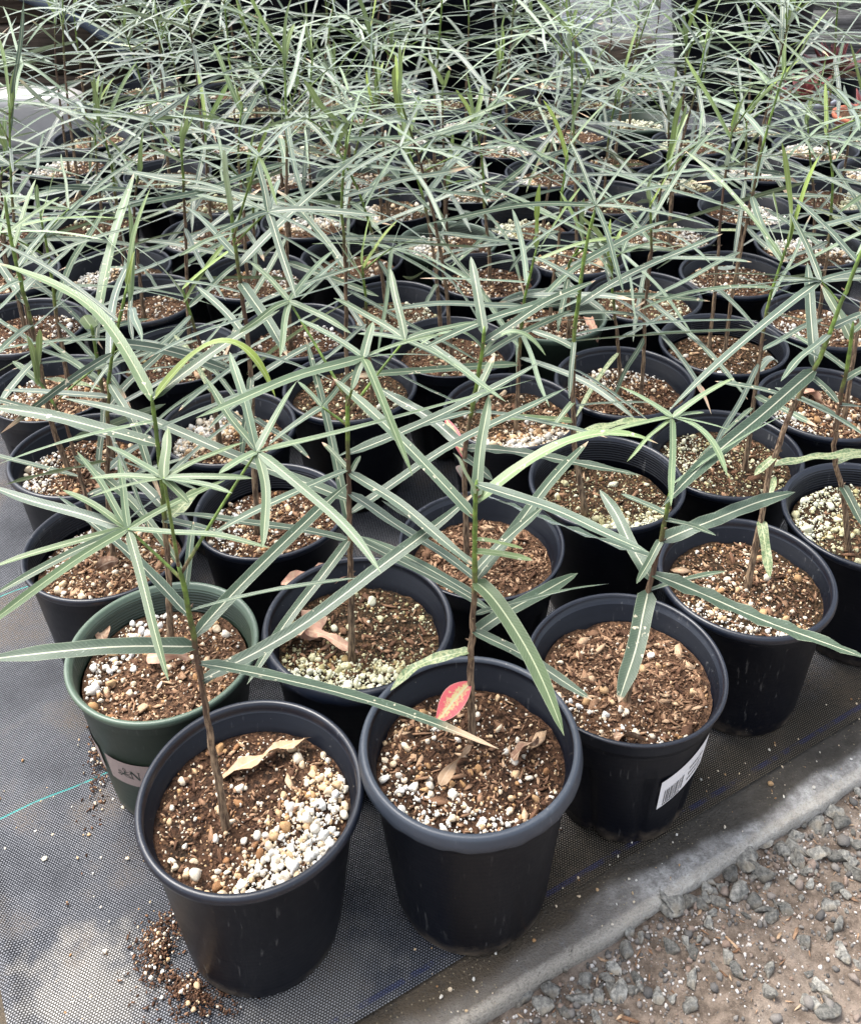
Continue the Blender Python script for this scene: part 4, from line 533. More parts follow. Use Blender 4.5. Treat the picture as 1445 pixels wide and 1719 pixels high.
# ------------------------------------------------------------------ pots
def pot_profile(kind, h):
    if kind == 'round':
        P = [(.60, -h+.05), (.63, -h+.004), (.665, -h+.0), (.70, -h+.05), (.72, -h+.16), (.905, -.24), (.925, -.225), (.935, -.13), (.945, -.115), (.972, -.105), (.995, -.075), (1.0, -.045), (.992, -.015), (.972, 0), (.948, -.004), (.932, -.02), (.928, -.06), (.925, -.112), (.898, -.122), (.894, -.192), (.868, -.202), (.864, -.30), (.848, -.312), (.62, -h+.12)]
    elif kind == 'flat':
        P = [(.60, -h+.05), (.63, -h+.004), (.67, -h), (.70, -h+.04), (.72, -h+.12), (.885, -.34), (.895, -.32), (.90, -.165), (.925, -.155), (.990, -.146), (1.004, -.132), (.998, -.08), (.985, -.03), (.972, -.004), (.955, 0), (.925, -.003), (.918, -.03), (.913, -.10), (.885, -.112), (.88, -.20), (.858, -.21), (.85, -.33), (.835, -.345), (.62, -h+.12)]
    elif kind == 'step':
        P = [(.60, -h+.05), (.63, -h+.004), (.66, -h), (.69, -h+.03), (.71, -h+.16), (.86, -.60), (.875, -.57), (.905, -.30), (.912, -.28), (.93, -.20), (.945, -.19), (.955, -.11), (.975, -.095), (.985, -.035), (1.0, -.028), (1.0, -.006), (.988, 0), (.965, -.003), (.955, -.02), (.948, -.072), (.918, -.082), (.912, -.17), (.886, -.18), (.880, -.29), (.862, -.30), (.62, -h+.12)]
    else:
        P = [(.60, -h+.05), (.63, -h+.004), (.665, -h), (.70, -h+.05), (.72, -h+.16), (.912, -.24), (.93, -.225), (.952, -.115), (.965, -.105), (.992, -.06), (1.0, -.03), (.995, -.008), (.98, 0), (.955, -.004), (.94, -.02)]
        r = .935
        for k in range(9):
            z = -.035-.034*k; P += [(r, z-.004), (r-.012, z-.012), (r-.013, z-.022), (r-.003, z-.032)]; r -= .005
        P += [(.62, -h+.12)]
    return P
def pot_mesh(kind, R, h, seg):
    P = pot_profile(kind, h); gr = np.random.default_rng(int(R*1e4)); ph = gr.uniform(0, 6); w1, w2 = gr.normal(0, .006, 2)
    def mod(i, a):
        r, z = P[i]; dr = dz = 0.
        oval = (w1*math.cos(2*a+ph)+w2*math.cos(3*a+1.3*ph))*max(0, 1+z/h)
        if kind == 'step' and 3 <= i <= 5: dr -= .040*max(0, math.cos(9*a+.6))**8
        if kind in ('flat', 'step') and i in (1, 2): dz += .10*max(0, math.cos(4*a+ph))**10
        if kind in ('flat', 'step') and i == 3: dz += .06*max(0, math.cos(4*a+ph))**10
        if kind == 'flat' and i in (9, 10): dz += .006*math.sin(17*a)+.006*math.sin(29*a+2)
        return dr+oval, dz
    V, F = lathe(P, seg, mod); V = np.array(V); V[:, :2] *= R; V[:, 2] += h
    return V, F
def cone_r(z, R, h, rt=.925, rb=.70): return R*(rb+(rt-rb)*min(1, max(0, z/(h-.22))))
def cone_patch(mb, poly, R, h, off, nsub=1):
    """flat polygon given as (azimuth deg, height) laid on the pot's wall"""
    V = [];
    for a, z in poly:
        r = cone_r(z, R, h)+off; V.append((r*math.cos(R_(a)), r*math.sin(R_(a)), z))
    mb.add(V, [tuple(range(len(V)))])
def cone_strip(mb, a0, a1, z0, z1, R, h, off, n=10, skew=0.):
    V = []; F = []
    for i in range(n+1):
        f = i/n; a = a0+(a1-a0)*f
        for z in (z0+skew*f, z1+skew*f): r = cone_r(z, R, h)+off; V.append((r*math.cos(R_(a)), r*math.sin(R_(a)), z))
    for i in range(n): F.append((2*i, 2*i+2, 2*i+3, 2*i+1))
    mb.add(V, F)
def soil_fill(parent, R, h, depth, nperl, nchip, tone, seed, caz=None, algae=False, near=True, big=1.0):
    g = np.random.default_rng(seed); zs = h-depth; rs = R*(.885-.10*(depth-.2)-.012)
    rings, seg = (20, 56) if near else (8, 24); V = [(0, 0, zs)]; F = []; ph = g.uniform(0, 6, 8)
    def hz(x, y): return zs+.020*np.sin(x*6+ph[0])*np.sin(y*7+ph[1])+.012*np.sin(x*15+ph[2]+y*9)*np.sin(y*17+ph[3])+.012*np.sin(23*x+ph[4])*np.sin(26*y+ph[5])
    for i in range(1, rings+1):
        for j in range(seg):
            a = 2*np.pi*j/seg; r = rs*i/rings; x, y = r*math.cos(a), r*math.sin(a); V.append((x, y, float(hz(x, y))+(g.normal(0, .006) if near and i < rings else 0)))
    for j in range(seg): F.append((0, 1+j, 1+(j+1) % seg))
    for i in range(rings-1):
        for j in range(seg): a = 1+i*seg; F.append((a+j, a+seg+j, a+seg+(j+1) % seg, a+(j+1) % seg))
    so = mk("soil", V, F, M_SOIL[tone], parent)
    caz = g.uniform(0, 360) if caz is None else caz; cdir = np.array([math.cos(R_(caz)), math.sin(R_(caz))])
    def place(n, bias):
        out = []
        while len(out) < n:
            q = g.uniform(-1, 1, (n*3, 2)); q = q[np.hypot(*q.T) < .97]
            d = q@cdir; nz = .5+.5*np.sin(q[:, 0]*4.3+ph[6])*np.sin(q[:, 1]*5.1+ph[7])
            pr = np.where(d > .35, 1., .30+.35*nz) if bias > 0 else np.where(d > .4, .35, 1.)
            if bias == 2: pr = np.clip((d-.05)/.40, .16, 1)**1.4
            out += list(q[g.random(len(q)) < pr])
        q = np.array(out[:n])*rs*.985; return q
    if nperl:
        nperl = int(nperl*(2.1 if near else 1.25))
        q = place(nperl, 2 if nperl > 800 else 1); s = np.clip(g.lognormal(-4.28, .60, nperl), .006, .055)*big
        if near:                                          # the dust and crumbs between the big grains
            k2 = int(nperl*1.1); q2 = np.concatenate([q[g.integers(0, nperl, k2//2)]+g.normal(0, .05, (k2//2, 2)), place(k2-k2//2, 1)]); q2 = q2[np.hypot(*q2.T) < rs*.97]
            q = np.concatenate([q, q2]); s = np.concatenate([s, g.uniform(.0055, .013, len(q2))]); nperl = len(q)
        d = (q@cdir)/rs
        tnt = (0 if near else -.16)+np.clip(g.beta(1.3, 1.7, nperl)+np.where(d > .45, -.25, .10), 0, 1)
        P = np.column_stack([q, hz(q[:, 0], q[:, 1])+s*.30+np.where(d > .5, g.uniform(0, .04, nperl), 0)])
        V, F, T = scatter(GR1 if near else GR0, P, s[:, None]*g.uniform(.75, 1.25, (nperl, 3)), tnt, g)
        o = mk("perlite", V, F, M_PERLG if algae else M_PERL, so, attrs={"tint": T}); tag(o, kind="stuff")
    if nchip:
        q = place(nchip, -1); nchip = int(nchip*3.2) if near else int(nchip*1.6); l = np.clip(g.lognormal(-3.2, .60, nchip), .014, .21)
        q = q if len(q) == nchip else place(nchip, -1)
        P = np.column_stack([q*.97, hz(q[:, 0], q[:, 1])+.012])
        tn = g.beta(1.6, 2.2 if tone != 1 else 1.5, nchip)
        V, F, T = scatter(FLK, P, np.column_stack([l*.62, l*.62*g.uniform(.12, .55, nchip), .004+l*.07]), tn, g, .45)
        o = mk("bark_chips", V, F, M_CHIP, so, smooth=False, attrs={"tint": T}); tag(o, kind="stuff")
    return so
# ------------------------------------------------------------------ plants
MARK = {'': 0, 's': 1, 'r': 2, 't': 3, 'w': 0}
def stem_pts(P, n=26):
    P = np.asarray(P, float); d = np.concatenate([[0], np.cumsum(np.linalg.norm(np.diff(P, axis=0), axis=1))]); t = np.linspace(0, d[-1], n)
    Q = np.stack([np.interp(t, d, P[:, k]) for k in range(3)], 1)
    for _ in range(3): Q[1:-1] = .25*Q[:-2]+.5*Q[1:-1]+.25*Q[2:]
    return Q
def make_stem(parent, P, green, g, r0=.037, r1=.017, seg=9, n=34, name="stem"):
    Q = stem_pts(P, n); L = len(Q); t = np.linspace(0, 1, L)
    rad = r0+(r1-r0)*t**.75+.012*np.exp(-t/.03)
    rad = rad*(1+.12*np.maximum(0, np.sin(t*L*1.35+g.uniform(0, 6)))**4+g.normal(0, .03, L)); rad[-1] *= .5
    Q = Q+g.normal(0, .0045, Q.shape)*np.sin(np.pi*t)[:, None]
    mb = MB(); tube(Q, rad, seg, mb, tint=green)
    # leaf scars: small stubs on the upper stem
    for k in range(int(6+6*green)):
        f = g.uniform(.35, .98); i = int(f*(L-1)); a = g.uniform(0, 6.28); d = np.array([math.cos(a), math.sin(a), .35])
        tube([Q[i]+d*rad[i]*.6, Q[i]+d*(rad[i]+.014), Q[i]+d*(rad[i]+.030)+[0, 0, .008]], [.012, .009, .004], 5, mb, tint=.1)
    return mb.build(name, M_STEM, parent)
def petiole(mb, a, b, g, sag=.06):
    a = np.asarray(a, float); b = np.asarray(b, float); m = (a+b)/2+np.array([0, 0, sag*np.linalg.norm(b-a)])
    tube(bez(a, m, b, 9), np.linspace(.015, .010, 9), 6, mb, tint=1.3)
def hero_plant(root, data, off, g, lvl):
    for st, lv, hb in data:
        P = np.array(st)/1000.+[0, 0, H0]-off
        P = np.vstack([P[0]-[0, 0, .12], P])
        pale = max([l[4] for l in lv[:6]]+[.2]); make_stem(root, P, min(1, .25+.55*pale), g, .040, .019)
        for a, b, c, wd, tn, k in lv:
            mb = MB(); q = lambda v: np.array(v)/1000.+[0, 0, H0]-off
            if k == 'r' : leaf(mb, q(a), q(b), q(c), wd, tn, g, 2, 12, g.normal(0, .3), shape='ov')
            else: leaf(mb, q(a), q(b), q(c), wd*.80, max(0, tn-.05), g, MARK[k] or (4 if g.random() < .35 else 0), 18, g.normal(0, .22), wav=.16 if k in 'ws' and k else .03, curl=g.normal(0, .25))
            mb.build("leaf", M_LEAF, root)
        for a, h, lf in hb:
            mb = MB(); q = lambda v: np.array(v)/1000.+[0, 0, H0]-off
            petiole(mb, q(a), q(h), g, .03); pt = mb.build("compound_leaf", M_STEM, root)
            for x, y, z, wd, tn in lf:
                m2 = MB(); leaf(m2, q(x), q(y), q(z), wd*.66, tn*.85, g, 0, 14, g.normal(0, .3), curl=g.normal(0, .3)); m2.build("leaflet", M_LEAF, pt)
def dirv(az_, el_): return np.array([math.cos(az_)*math.cos(el_), math.sin(az_)*math.cos(el_), math.sin(el_)])
def proc_plant(root, base, g, height, nleaf, ncomp, green, detail, zs):
    """detail True: every leaf a part; False: one foliage mesh"""
    lean = g.normal(0, .09, 2)*height; wob = g.normal(0, .05, (5, 2))
    hs = np.linspace(0, 1, 5); P = np.array([[base[0]+lean[0]*h*h+wob[i, 0]*h, base[1]+lean[1]*h*h+wob[i, 1]*h, zs-.1+height*h] for i, h in enumerate(hs)])
    make_stem(root, P, green, g, .034+.008*g.random(), .015, 8 if detail else 6, 26 if detail else 14); Q = stem_pts(P, 60)
    fol = None if detail else MB(); pet = MB()
    ph = g.uniform(0, 6.28); n, cols = (14, 5) if detail else (9, 3); base_t = g.uniform(.0, .35); es = 1. if detail else 1.7; BL = (.15, 1.0) if detail else (.45, 1.4)  # farther plants get paler leaves: grazing sky sheen painted into the colour
    for i in range(nleaf):
        f = .32+.64*(i+g.uniform(0, .8))/nleaf; p0 = Q[min(59, int(f*59))]; a = ph+i*2.399+g.normal(0, .3)
        L = g.uniform(1.1, 2.8)*(1 if f < .85 else .85)*(.75 if f < .4 else 1); e = R_(g.normal(-3, 11*es) if f < .5 else (g.normal(6, 11*es) if f < .85 else g.normal(24, 16)))
        d = dirv(a, e); d2 = dirv(a+g.normal(0, .06), e-R_(max(0, g.normal(4, 6)))); p2 = p0+d2*L; p1 = p0+d*L*.55
        if p2[2] < zs+.1: p2[2] = zs+.1+g.uniform(0, .2)
        tn = np.clip(base_t+(.55*max(0, f-.82)/.18)*g.random()+g.normal(0, .07), 0, 1); mk_ = 1 if f < .42 and g.random() < .16 else (int(g.integers(3, 5)) if g.random() < .26 else 0)
        mb = MB() if detail else fol
        leaf(mb, p0, p1, p2, g.uniform(.065, .118)*(.85 if f > .85 else 1)*(1.0 if detail else .92), tn, g, mk_, n, g.normal(0, .42), wav=.10 if g.random() < .25 else .02, cols=cols, curl=g.normal(0, .4), sky_sheen=BL)
        if detail: mb.build("leaf", M_LEAF, root)
    for i in range(ncomp):
        f = g.uniform(.78, 1.0); p0 = Q[min(59, int(f*59))]; a = ph+1+i*2.2+g.normal(0, .4); e = R_(g.uniform(15, 65)); hl = g.uniform(.45, 1.25); hub = p0+dirv(a, e)*hl
        mb = MB(); petiole(mb, p0, hub, g); pt = mb.build("compound_leaf", M_STEM, root) if detail else None
        if not detail: petiole(pet, p0, hub, g)
        k = g.integers(6, 10); tn = np.clip(base_t+g.uniform(0, .4), 0, .95); a0 = g.uniform(0, 6.28)
        for j in range(k):
            aa = a0+j*6.283/k+g.normal(0, .15); ee = R_(g.normal(2, 13)); L = g.uniform(.9, 2.1); d = dirv(aa, ee); p2 = hub+d*L-[0, 0, g.uniform(0, .22)*L]; p1 = hub+d*L*.5+[0, 0, .04*L]
            m2 = MB() if detail else fol
            leaf(m2, hub, p1, p2, g.uniform(.040, .068), np.clip(tn+g.normal(0, .06), 0, 1), g, 0, n, g.normal(0, .4), cols=cols, curl=g.normal(0, .4), sky_sheen=BL)
            if detail: m2.build("leaflet", M_LEAF, pt)
    # young folded leaf at the tip
    m2 = MB() if detail else fol
    for j in range(int(g.integers(2, 5))):
        d = dirv(g.uniform(0, 6.28), R_(g.uniform(40, 82))); L = g.uniform(.35, 1.3); leaf(m2, Q[-1]-[0, 0, .1*j], Q[-1]+d*L*.5, Q[-1]+d*L+dirv(g.uniform(0, 6.28), 0)*.2*L, g.uniform(.06, .10), g.uniform(.6, 1), g, 0, n, g.normal(0, .6), cols=cols)
    if detail: m2.build("young_leaf", M_LEAF, root)
    else:
        fol.build("foliage", M_LEAF, root)
        if ncomp: pet.build("petioles", M_STEM, root)
# ------------------------------------------------------------------ the potted seedlings
KIND = dict(A='round', B='flat', C='step', D='ribbed', E='round', F='flat', G='step', H='ribbed', I='round', J='round', K='ribbed', M='ribbed', N='ribbed', O='round', Q='round', R='round', S='round', W='ribbed', Z='ribbed', AB='ribbed', Y='ribbed')
GREEN = {'D', 'W', 'Z', 'z2', 'r4'}
#          depth, perlite, chips, soil tone, cluster azimuth, algae, size
SOIL = dict(A=(.30, 430, 170, 0, -35, 0, 1.18), B=(.34, 230, 260, 0, -110, 0, 1.0), C=(.30, 110, 620, 1, -120, 0, .9), D=(.33, 190, 330, 1, 150, 0, 1.15), E=(.28, 240, 260, 2, -110, 0, 1.0), F=(.36, 430, 170, 2, -95, 1, 1.05),
            G=(.38, 40, 560, 1, -90, 0, .8), H=(.42, 480, 90, 2, -80, 1, 1.0), I=(.36, 170, 220, 0, 100, 0, 1.0), J=(.32, 260, 150, 2, 160, 1, .95), K=(.30, 330, 90, 2, 140, 1, 1.1), M=(.40, 260, 330, 1, 130, 0, 1.0), N=(.36, 200, 200, 0, 180, 0, 1.05), O=(.38, 280, 260, 0, 190, 0, 1.0), P=(.3, 240, 330, 1, 190, 0, .9))
LBL = dict(A="large black pot front left with white perlite heaped at its right", B="front centre black pot with a wide worn grey lip, red leaf on its seedling", C="black panelled pot with a white barcode sticker and bark covered soil",
  D="green pot with a mauve label band, left behind the front left black pot", E="black round lipped pot at the right edge of the cloth with a leaning seedling", F="black pot with fallen pink leaves on its perlite, behind the two front pots",
  G="deep black pot of bark soil with a wavy leaved seedling, behind front centre", H="black pot with fine ribs inside its wall and pale perlite, behind the barcode sticker pot", I="black pot with one bare stem in brown soil, behind the finely ribbed pot",
  J="black pot with mossy soil behind the leaning seedling at the right", K="black pot at the right frame edge with a thick swollen stem base", M="black pot beside the cloth's left margin, directly behind the green pot", N="black pot with ridged inner wall behind the black pot left of the pink leaves", O="black pot at the left frame edge holding two seedlings", P="black pot cut by the left frame edge behind the pot with two seedlings",
  Q="black pot with tan perlite right of the pot with two seedlings", R="black pot with dark soil and white perlite at its left rim, near the middle", S="black pot with fine brown soil between the central pot and the bare stemmed pot", T="black pot with a thick upright stem behind the pot with two seedlings", U="black pot with coarse tan perlite left of a bare grey stem, right of centre",
  V="black pot at the right with algae tinted soil and a pink dry leaf", W="olive green pot with a fallen pink leaf right of centre among black pots", Z="pale green pot with white perlite in the middle rows", X="black pot behind the olive green pot, with dark mossy soil", Y="black pot with ridged inner wall just behind and left of the olive green pot", y1="black pot with a dry tan leaf left of the olive green pot", AA="black pot with a perlite heap and two slanting stems, left middle rows", AB="black pot with strongly ridged inner wall in the middle left rows", AC="black pot with a wide dark inner wall at the centre of the bed")
allpots = [(k, *v) for k, v in POTS.items()]+[("far%d" % i, x, y, 1.0, 0.0) for i, (x, y) in enumerate(FAR)]
g0 = np.random.default_rng(42)
def potted(key, x, y, R, dz):
    g = np.random.default_rng(1000+sum(ord(c)*(i+3)*17 for i, c in enumerate(key))); h = H0+dz; near = y < 13.5; mid = y < 18.2
    lab = LBL.get(key)
    if key.startswith("far") and y > 25.5 and g.random() < 0: return
    grp = "potted seedlings packed on the cloth"
    if lab is None:
        side = "left" if x < -2.2 else ("right" if x > 2.6 else "middle"); depth = "back" if y > 22 else "middle"
        lab = "thin stemmed seedling in a black pot among the crowded %s rows, bed's %s" % (depth, side)
    root = thing("potted_seedling", lab, "potted plant", (x, y, .016), grp)
    kind = KIND.get(key) or ['round', 'round', 'ribbed', 'step', 'flat'][g.integers(0, 5)]
    gm = key in GREEN or (key.startswith("far") and g.random() < .10)
    seg = 112 if near else (64 if mid else 40); V, F = pot_mesh(kind, R, h-.016, seg); pot = mk("pot", V, F, M_GREEN if gm else M_BLACK, root)
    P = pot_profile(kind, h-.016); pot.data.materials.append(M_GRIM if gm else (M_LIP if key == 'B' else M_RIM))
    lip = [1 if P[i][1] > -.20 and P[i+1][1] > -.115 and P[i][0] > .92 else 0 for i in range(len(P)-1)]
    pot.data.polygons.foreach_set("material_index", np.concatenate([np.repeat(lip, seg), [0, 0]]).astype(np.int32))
    if gm and y > 13: tag(root, lab.replace("black pot", "green pot"))
    d = SOIL.get(key)
    if d: soil_fill(root, R, h, *d[:4], seed=int(x*100+y*1000) % 99991, caz=d[4], algae=bool(d[5]), big=d[6])
    else: soil_fill(root, R, h, g.uniform(.26, .42), int(g.uniform(260, 520)) if mid else int(g.uniform(520, 820)), int(g.uniform(120, 260)) if mid else 60, int(g.integers(0, 3)), int(x*100+y*1000) % 99991, algae=g.random() < .3, near=near, big=1.0 if mid else 1.25)
    zs = h-.33; off = np.array([x, y, .016])
    if key in HERO: hero_plant(root, HERO[key], off, g, 0)
    if key in ('D', 'O', 'F', 'G', 'N', 'H', 'A', 'B', 'C', 'E'): return root
    if key == 'K': return root
    ht = g.uniform(2.4, 4.9)
    proc_plant(root, g.normal(0, .12, 2), g, ht, int(g.integers(10, 15)) if mid else int(g.integers(16, 23)), int(g.integers(0, 3)) if mid else int(g.integers(0, 4)), g.uniform(.25, .8), mid, zs)
    if not key.startswith("far") and g.random() < .45:                     # a second stem in some pots
        proc_plant(root, g.normal(0, .3, 2), g, ht*g.uniform(.5, .85), int(g.integers(5, 9)), 1, g.uniform(.2, .6), mid, zs)
    return root
ROOTS = {}
for k, x, y, R, dz in allpots:
    if k.startswith('far') and ((x < -8.6 and y > 25.2) or (x > 6.6 and y > 26.5)): continue
    ROOTS[k] = potted(k, x, y, R, dz)
# labels printed on two of the pots
def green_label():
    x, y, R, dz = POTS['D']; h = H0+dz; root = ROOTS['D']
    pot = [c for c in root.children if c.name.startswith("pot")][0]
    z0, z1 = .66, 1.02
    for a0, a1 in ((-128, -20), (-245, -136)):
        mb = MB(); cone_strip(mb, a0, a1, z0, z1, R, h, .006, 24); o = mb.build("label_band", M_BAND, pot)
        if a0 == -128:
            m = MB(); c0 = -112.5; zc = .845
            def st(pts, wd):                                   # stroke as thin quads (az offset in deg, z offset)
                for (a, b), (c, d) in zip(pts[:-1], pts[1:]):
                    L = math.hypot((c-a)*.0145, d-b)+1e-6; nx_, nz_ = -(d-b)/L*wd/.0145, (c-a)*.0145/L*wd
                    cone_patch(m, [(c0+a-nx_, zc+b-nz_), (c0+c-nx_, zc+d-nz_), (c0+c+nx_, zc+d+nz_), (c0+a+nx_, zc+b+nz_)], R, h, .010)
            def lf(ax, zx, ang, ln, wd):                       # small leaf outline of the sprig
                P = []
                for t in np.linspace(0, 1, 7): P.append((t, math.sin(math.pi*t)*wd))
                for t in np.linspace(1, 0, 7): P.append((t, -math.sin(math.pi*t)*wd))
                pts = [(ax+(t*ln*math.cos(ang)-s_*ln*math.sin(ang))/.0145, zx+t*ln*math.sin(ang)+s_*ln*math.cos(ang)) for t, s_ in P]; st(pts+pts[:1], .0035)
            st([(-4, -.055), (-1.5, -.02), (0, .0), (1, .04)], .005)
            lf(-.5, -.02, 2.6, .075, .22); lf(.3, .0, .35, .085, .24); lf(.9, .03, 1.7, .06, .25); lf(-1, -.02, -.35, .095, .16); lf(-2.2, -.03, 3.3, .06, .2)
            for ltr, a_ in (("N", 6.0),):
                st([(a_, -.06), (a_, .06)], .004); st([(a_, .06), (a_+5.6, -.06)], .010); st([(a_+5.6, -.06), (a_+5.6, .06)], .004); st([(a_-1, -.06), (a_+1, -.06)], .003); st([(a_-1, .06), (a_+.6, .06)], .003); st([(a_+4.6, .06), (a_+6.6, .06)], .003)
            m.build("label_print", M_GINK, o, smooth=False)
        else:
            m = MB(); r0 = lambda a, z: (a, z)
            for (p, q, wd) in (((-163, .93), (-155, .74), .9), ((-163, .93), (-171, .74), .35)):
                cone_patch(m, [(p[0]-wd, p[1]), (p[0]+wd, p[1]), (q[0]+wd, q[1]), (q[0]-wd, q[1])], R, h, .010)
            m.build("label_print", M_GINK, o, smooth=False)
green_label()
def sticker():
    x, y, R, dz = POTS['C']; h = H0+dz; root = ROOTS['C']; pot = [c for c in root.children if c.name.startswith("pot")][0]
    mb = MB(); cone_strip(mb, -75, -39, .60, 1.04, R, h, .016, 14, skew=.34); o = mb.build("barcode_sticker", M_PAPER, pot)
    m = MB(); a = -71.5; g = np.random.default_rng(4); sk = lambda q: .34*(q+75)/36.
    def cs(a0, a1, z0, z1): cone_strip(m, a0, a1, z0+sk(a0), z1+sk(a0), R, h, .020, 1, skew=sk(a1)-sk(a0))
    while a < -58:
        wd = g.choice([.25, .4, .7]); cs(a, a+wd, .66, .86); a += wd+g.choice([.3, .5, .8])
    for r in range(3):
        a = -54.
        while a < -43: wd = g.uniform(.5, 1.3); cs(a, a+wd, .68+.09*r, .715+.09*r); a += wd+.5
    for k in range(10): cs(-71.5+k*1.25, -70.7+k*1.25, .622, .650)
    m.build("barcode", M_INK, o, smooth=False)
sticker()
# dry leaves lying on the soil
NAMES = dict(p="pinkish", t="tan", b="brown")
WHERE = dict(F="algae tinted perlite behind the two front pots", A="soil of the front left pot", D="soil of the green pot with the label band", B="soil of the front centre pot", C="bark soil of the barcode sticker pot", W="soil of the olive green pot", q1="soil of a black pot right of middle", V="algae tinted soil of the pot at the right", I="soil of the bare stemmed pot", M="soil of the pot behind the green pot", y1="soil left of the olive green pot")
g = np.random.default_rng(9); extra = {0: "flat narrow", 1: "broad curled", 2: "thin curved"}
for k, lst in DRY.items():
    for i, (a, b, wd, c) in enumerate(lst):
        z = H0+POTS[k][3]-.27; p0 = np.array([*a, z+.02]); p2 = np.array([*b, z+.05+.05*(c == 't')]); mid_ = (p0+p2)/2+[0, 0, .09]; o_ = (p0+p2)/2
        mb = MB(); leaf(mb, p0-o_, mid_-o_, p2-o_, wd*1.25, 0, g, dict(p=.1, t=.6, b=1.)[c], 14, g.normal(0, .5), wav=.35, shape='lin' if wd < .15 else 'ov', curl=g.normal(0, 1.2))
        o = mb.build("dry_leaf", M_DRY, loc=o_); tag(o, "%s %s fallen leaf on the %s" % (extra[i % 3], NAMES[c], WHERE[k]), "dry leaf", "fallen leaves on the soil")
# ------------------------------------------------------------------ what stands behind the bed
def box(mb, x0, x1, y0, y1, z0, z1, bev=.03, g=None):
    b = bev; V = []
    for z, k in ((z0, b), (z0+b, 0), (z1-b, 0), (z1, b)):
        V += [(x0+k, y0+k, z), (x1-k, y0+k, z), (x1-k, y1-k, z), (x0+k, y1-k, z)]
    if g is not None: V = (np.array(V)+g.normal(0, bev*.25, (16, 3))).tolist()
    F = [(3, 2, 1, 0), (12, 13, 14, 15)]+[(r*4+j, r*4+(j+1) % 4, r*4+4+(j+1) % 4, r*4+4+j) for r in range(3) for j in range(4)]
    mb.add(V, F)
g = np.random.default_rng(31)
rt = thing("timber_wall", "low dark timber wall of three boards at the top left behind the seedlings", "wall", (-14, 33.2, ZD))
for i in range(3):
    mb = MB(); box(mb, -7, 5.2, -.2, .25, .02+i*1.66, 1.64+i*1.66, .04, g); mb.build("board", M_WOOD, rt, smooth=False)
for xx in (-5, .5, 4.8):
    mb = MB(); box(mb, xx-.25, xx+.25, .27, .75, 0, 5.1, .04, g); mb.build("post", M_WOOD, rt, smooth=False)
mb = MB(); tube(stem_pts([(-18, 32.7, 5.4), (-14.5, 32.75, 4.7), (-12.6, 32.78, 4.2), (-10.6, 32.75, 3.3), (-9.2, 32.7, 2.2), (-8.9, 32.7, 1.0), (-8.9, 32.4, .2)], 40), .16, 12, mb)
o = mb.build("hose", M_HOSE, smooth=True); tag(o, "blue black hose hanging over the low timber wall at the top left", "hose")
# cloudy plastic-wrapped block in front of the timber wall
V, F = ico(3); V = np.sign(V)*np.abs(V)**.45; V = V*np.array([1.55, .7, .85]); nz = np.sin(V[:, 0]*2.3+V[:, 2]*3)*.05+np.sin(V[:, 0]*4-V[:, 1]*5+V[:, 2]*2)*.03+g.normal(0, .012, len(V)); V = V*(1+nz[:, None]*.6)+[0, 0, .85]
o = mk("plastic_bag", V, F, M_BAG, loc=(-11.6, 30.6, .02)); tag(o, "cloudy pale plastic bag slumped before the low timber wall at the left", "bag")
rt = thing("plank_fence", "weathered grey horizontal planks at the top right behind the succulents", "fence", (14.5, 37.5, ZD))
for i in range(5):
    mb = MB(); box(mb, -3.2, 9, -.12+.03*g.normal(), .14, .03+i*.80, .78+i*.80, .03, g); mb.build("plank", M_GREYWOOD, rt, smooth=False)
for xx in (-2.5, 6):
    mb = MB(); box(mb, xx-.25, xx+.25, .2, .7, 0, 4.2, .04, g); mb.build("post", M_GREYWOOD, rt, smooth=False)
def bigpot(x, y, R, h, label, m=M_BLACK, group=None, cat="pot", name="nursery_pot", fill=True):
    rt = thing(name, label, cat, (x, y, .016), group)
    P = [(R*.70, .0), (R*.74, .03), (R*.95, h-.42), (R*.97, h-.40), (R*.98, h-.10), (R, h-.06), (R, h-.01), (R*.985, h), (R*.93, h-.01), (R*.92, h-.3), (R*.68, .15)]
    V, F = lathe(P, 64, lambda i, a: (.012*R*math.cos(3*a+x), 0)); mk("pot", V, F, m, rt)
    if fill:
        V, F = grid(np.linspace(-1, 1, 9), np.linspace(-1, 1, 9), lambda X, Y: X*0)
        q = np.array([(r_*R*.88*math.cos(a), r_*R*.88*math.sin(a), h-.5+.03*math.sin(a*5+r_*9)) for r_ in (0.02, .35, .7, 1.) for a in np.linspace(0, 6.283, 24, endpoint=False)])
        F = [(i*24+j, i*24+(j+1) % 24, (i+1)*24+(j+1) % 24, (i+1)*24+j) for i in range(3) for j in range(24)]+[tuple(range(24))]
        mk("soil", q, F, M_SOIL[0], rt)
    return rt
bigpot(9.9, 33.6, 2.45, 5.2, "very large black tub standing behind the bed at the top right", name="large_pot")
gp = "black containers in the row behind the bed"
row = [(-7.4, 33.0, 1.45, 3.9), (-4.4, 33.3, 1.45, 4.1), (-1.4, 33.1, 1.45, 3.9), (1.6, 33.4, 1.45, 4.0)]
for i, (x, y, R, h) in enumerate(row):
    bigpot(x, y, R, h, "large black container in the shaded row behind the seedlings, %s" % ("leftmost by the timber wall", "second from the timber wall", "third from the timber wall", "rightmost by the bucket")[i], group=gp, name="large_pot")
for i, (x, y, R, h) in enumerate(((-5.9, 36.2, 1.5, 4.6), (-2.9, 36.4, 1.5, 4.6), (.1, 36.2, 1.5, 4.6), (3.2, 36.5, 1.5, 4.6))):
    bigpot(x, y, R, h, "tall black container in the hindmost row at the top edge of the photo", group="tall black containers in the hindmost row", name="large_pot")
bigpot(4.55, 33.2, .62, 2.9, "narrow grey plastic bucket behind the bed at the top centre", M_GREYPOT, cat="bucket", name="bucket", fill=False)
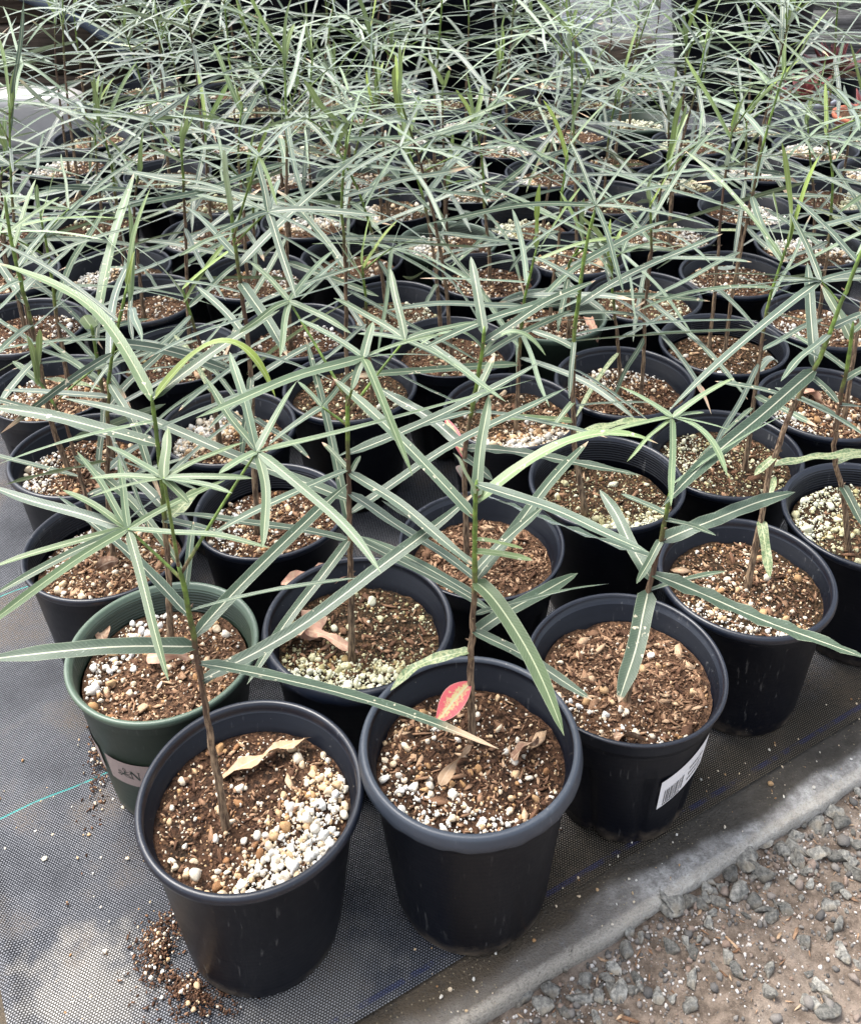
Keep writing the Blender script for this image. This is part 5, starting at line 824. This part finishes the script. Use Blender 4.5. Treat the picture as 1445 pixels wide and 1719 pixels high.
mb = MB(); box(mb, -.95, .95, -.5, .5, 0, 2.2, .06, g); o = mb.build("timber_block", M_WOOD, smooth=False, loc=(6.35, 34.2, ZD)); tag(o, "dark weathered timber block between the bucket and the large black tub", "timber")
def succulent(x, y, R, h, zoff, label, mat, nl, Ls, sd, bowl):
    g = np.random.default_rng(sd); rt = thing("potted_succulent", label, "potted plant", (x, y, .016))
    P = [(R*.66, 0), (R*.70, .02), (R*.93, h-.2), (R*.96, h-.18), (R, h-.1), (R, h-.01), (R*.98, h), (R*.90, h-.02), (R*.86, h-.2), (R*.6, .1)]
    V, F = lathe(P, 48); mk("pot", V, F, mat, rt)
    q = np.array([(r_*R*.87*math.cos(a), r_*R*.87*math.sin(a), h-.16) for r_ in (.02, 1.) for a in np.linspace(0, 6.283, 24, endpoint=False)]); mk("soil", q, [(j, (j+1) % 24, 24+(j+1) % 24, 24+j) for j in range(24)]+[tuple(range(24))], M_SOIL[1], rt)
    for i in range(nl):
        a = i*2.399; f = i/nl; e = R_(18+58*f+g.normal(0, 6)); L = Ls*(1-.35*f); d = dirv(a, e); d2 = dirv(a, e+.45)
        C = bez((0, 0, h-.1), np.array([0, 0, h-.1])+d*L*.55, np.array([0, 0, h-.1])+d*L*.55+d2*L*.5, 9); t = np.linspace(0, 1, 9); mb = MB(); T, N, B = frames(C)
        wd = .17*Ls*np.clip((1-t)/.85, 0.02, 1)**.8; V = []
        sd_ = np.cross(T, [0, 0, 1.]); sd_ /= np.linalg.norm(sd_, axis=1)[:, None]; nn = np.cross(sd_, T)
        for th in np.linspace(0, 6.283, 8, endpoint=False): V.append(C+sd_*(np.cos(th)*wd)[:, None]+nn*(np.sin(th)*wd*.38+wd*.3*abs(np.cos(th)))[:, None])
        V = np.array(V).transpose(1, 0, 2).reshape(-1, 3); F = [(i_*8+j, i_*8+(j+1) % 8, (i_+1)*8+(j+1) % 8, (i_+1)*8+j) for i_ in range(8) for j in range(8)]+[tuple(range(8))[::-1], tuple(64+j for j in range(8))]
        mb.add(V, F); mb.build("leaf", M_RED, rt)
succulent(11.0, 30.4, .95, 1.15, 0, "red spiky succulent in a blue grey pot at the top right", M_GREYPOT, 15, 1.15, 3, True)
succulent(12.3, 29.0, .9, 1.0, 0, "red succulent in a terracotta pot at the right frame edge", M_TERRA, 14, 1.0, 4, False)
succulent(12.6, 32.6, 1.0, 1.3, 0, "red succulent in a black pot, hindmost of the three at the top right", M_BLACK, 16, 1.3, 5, False)
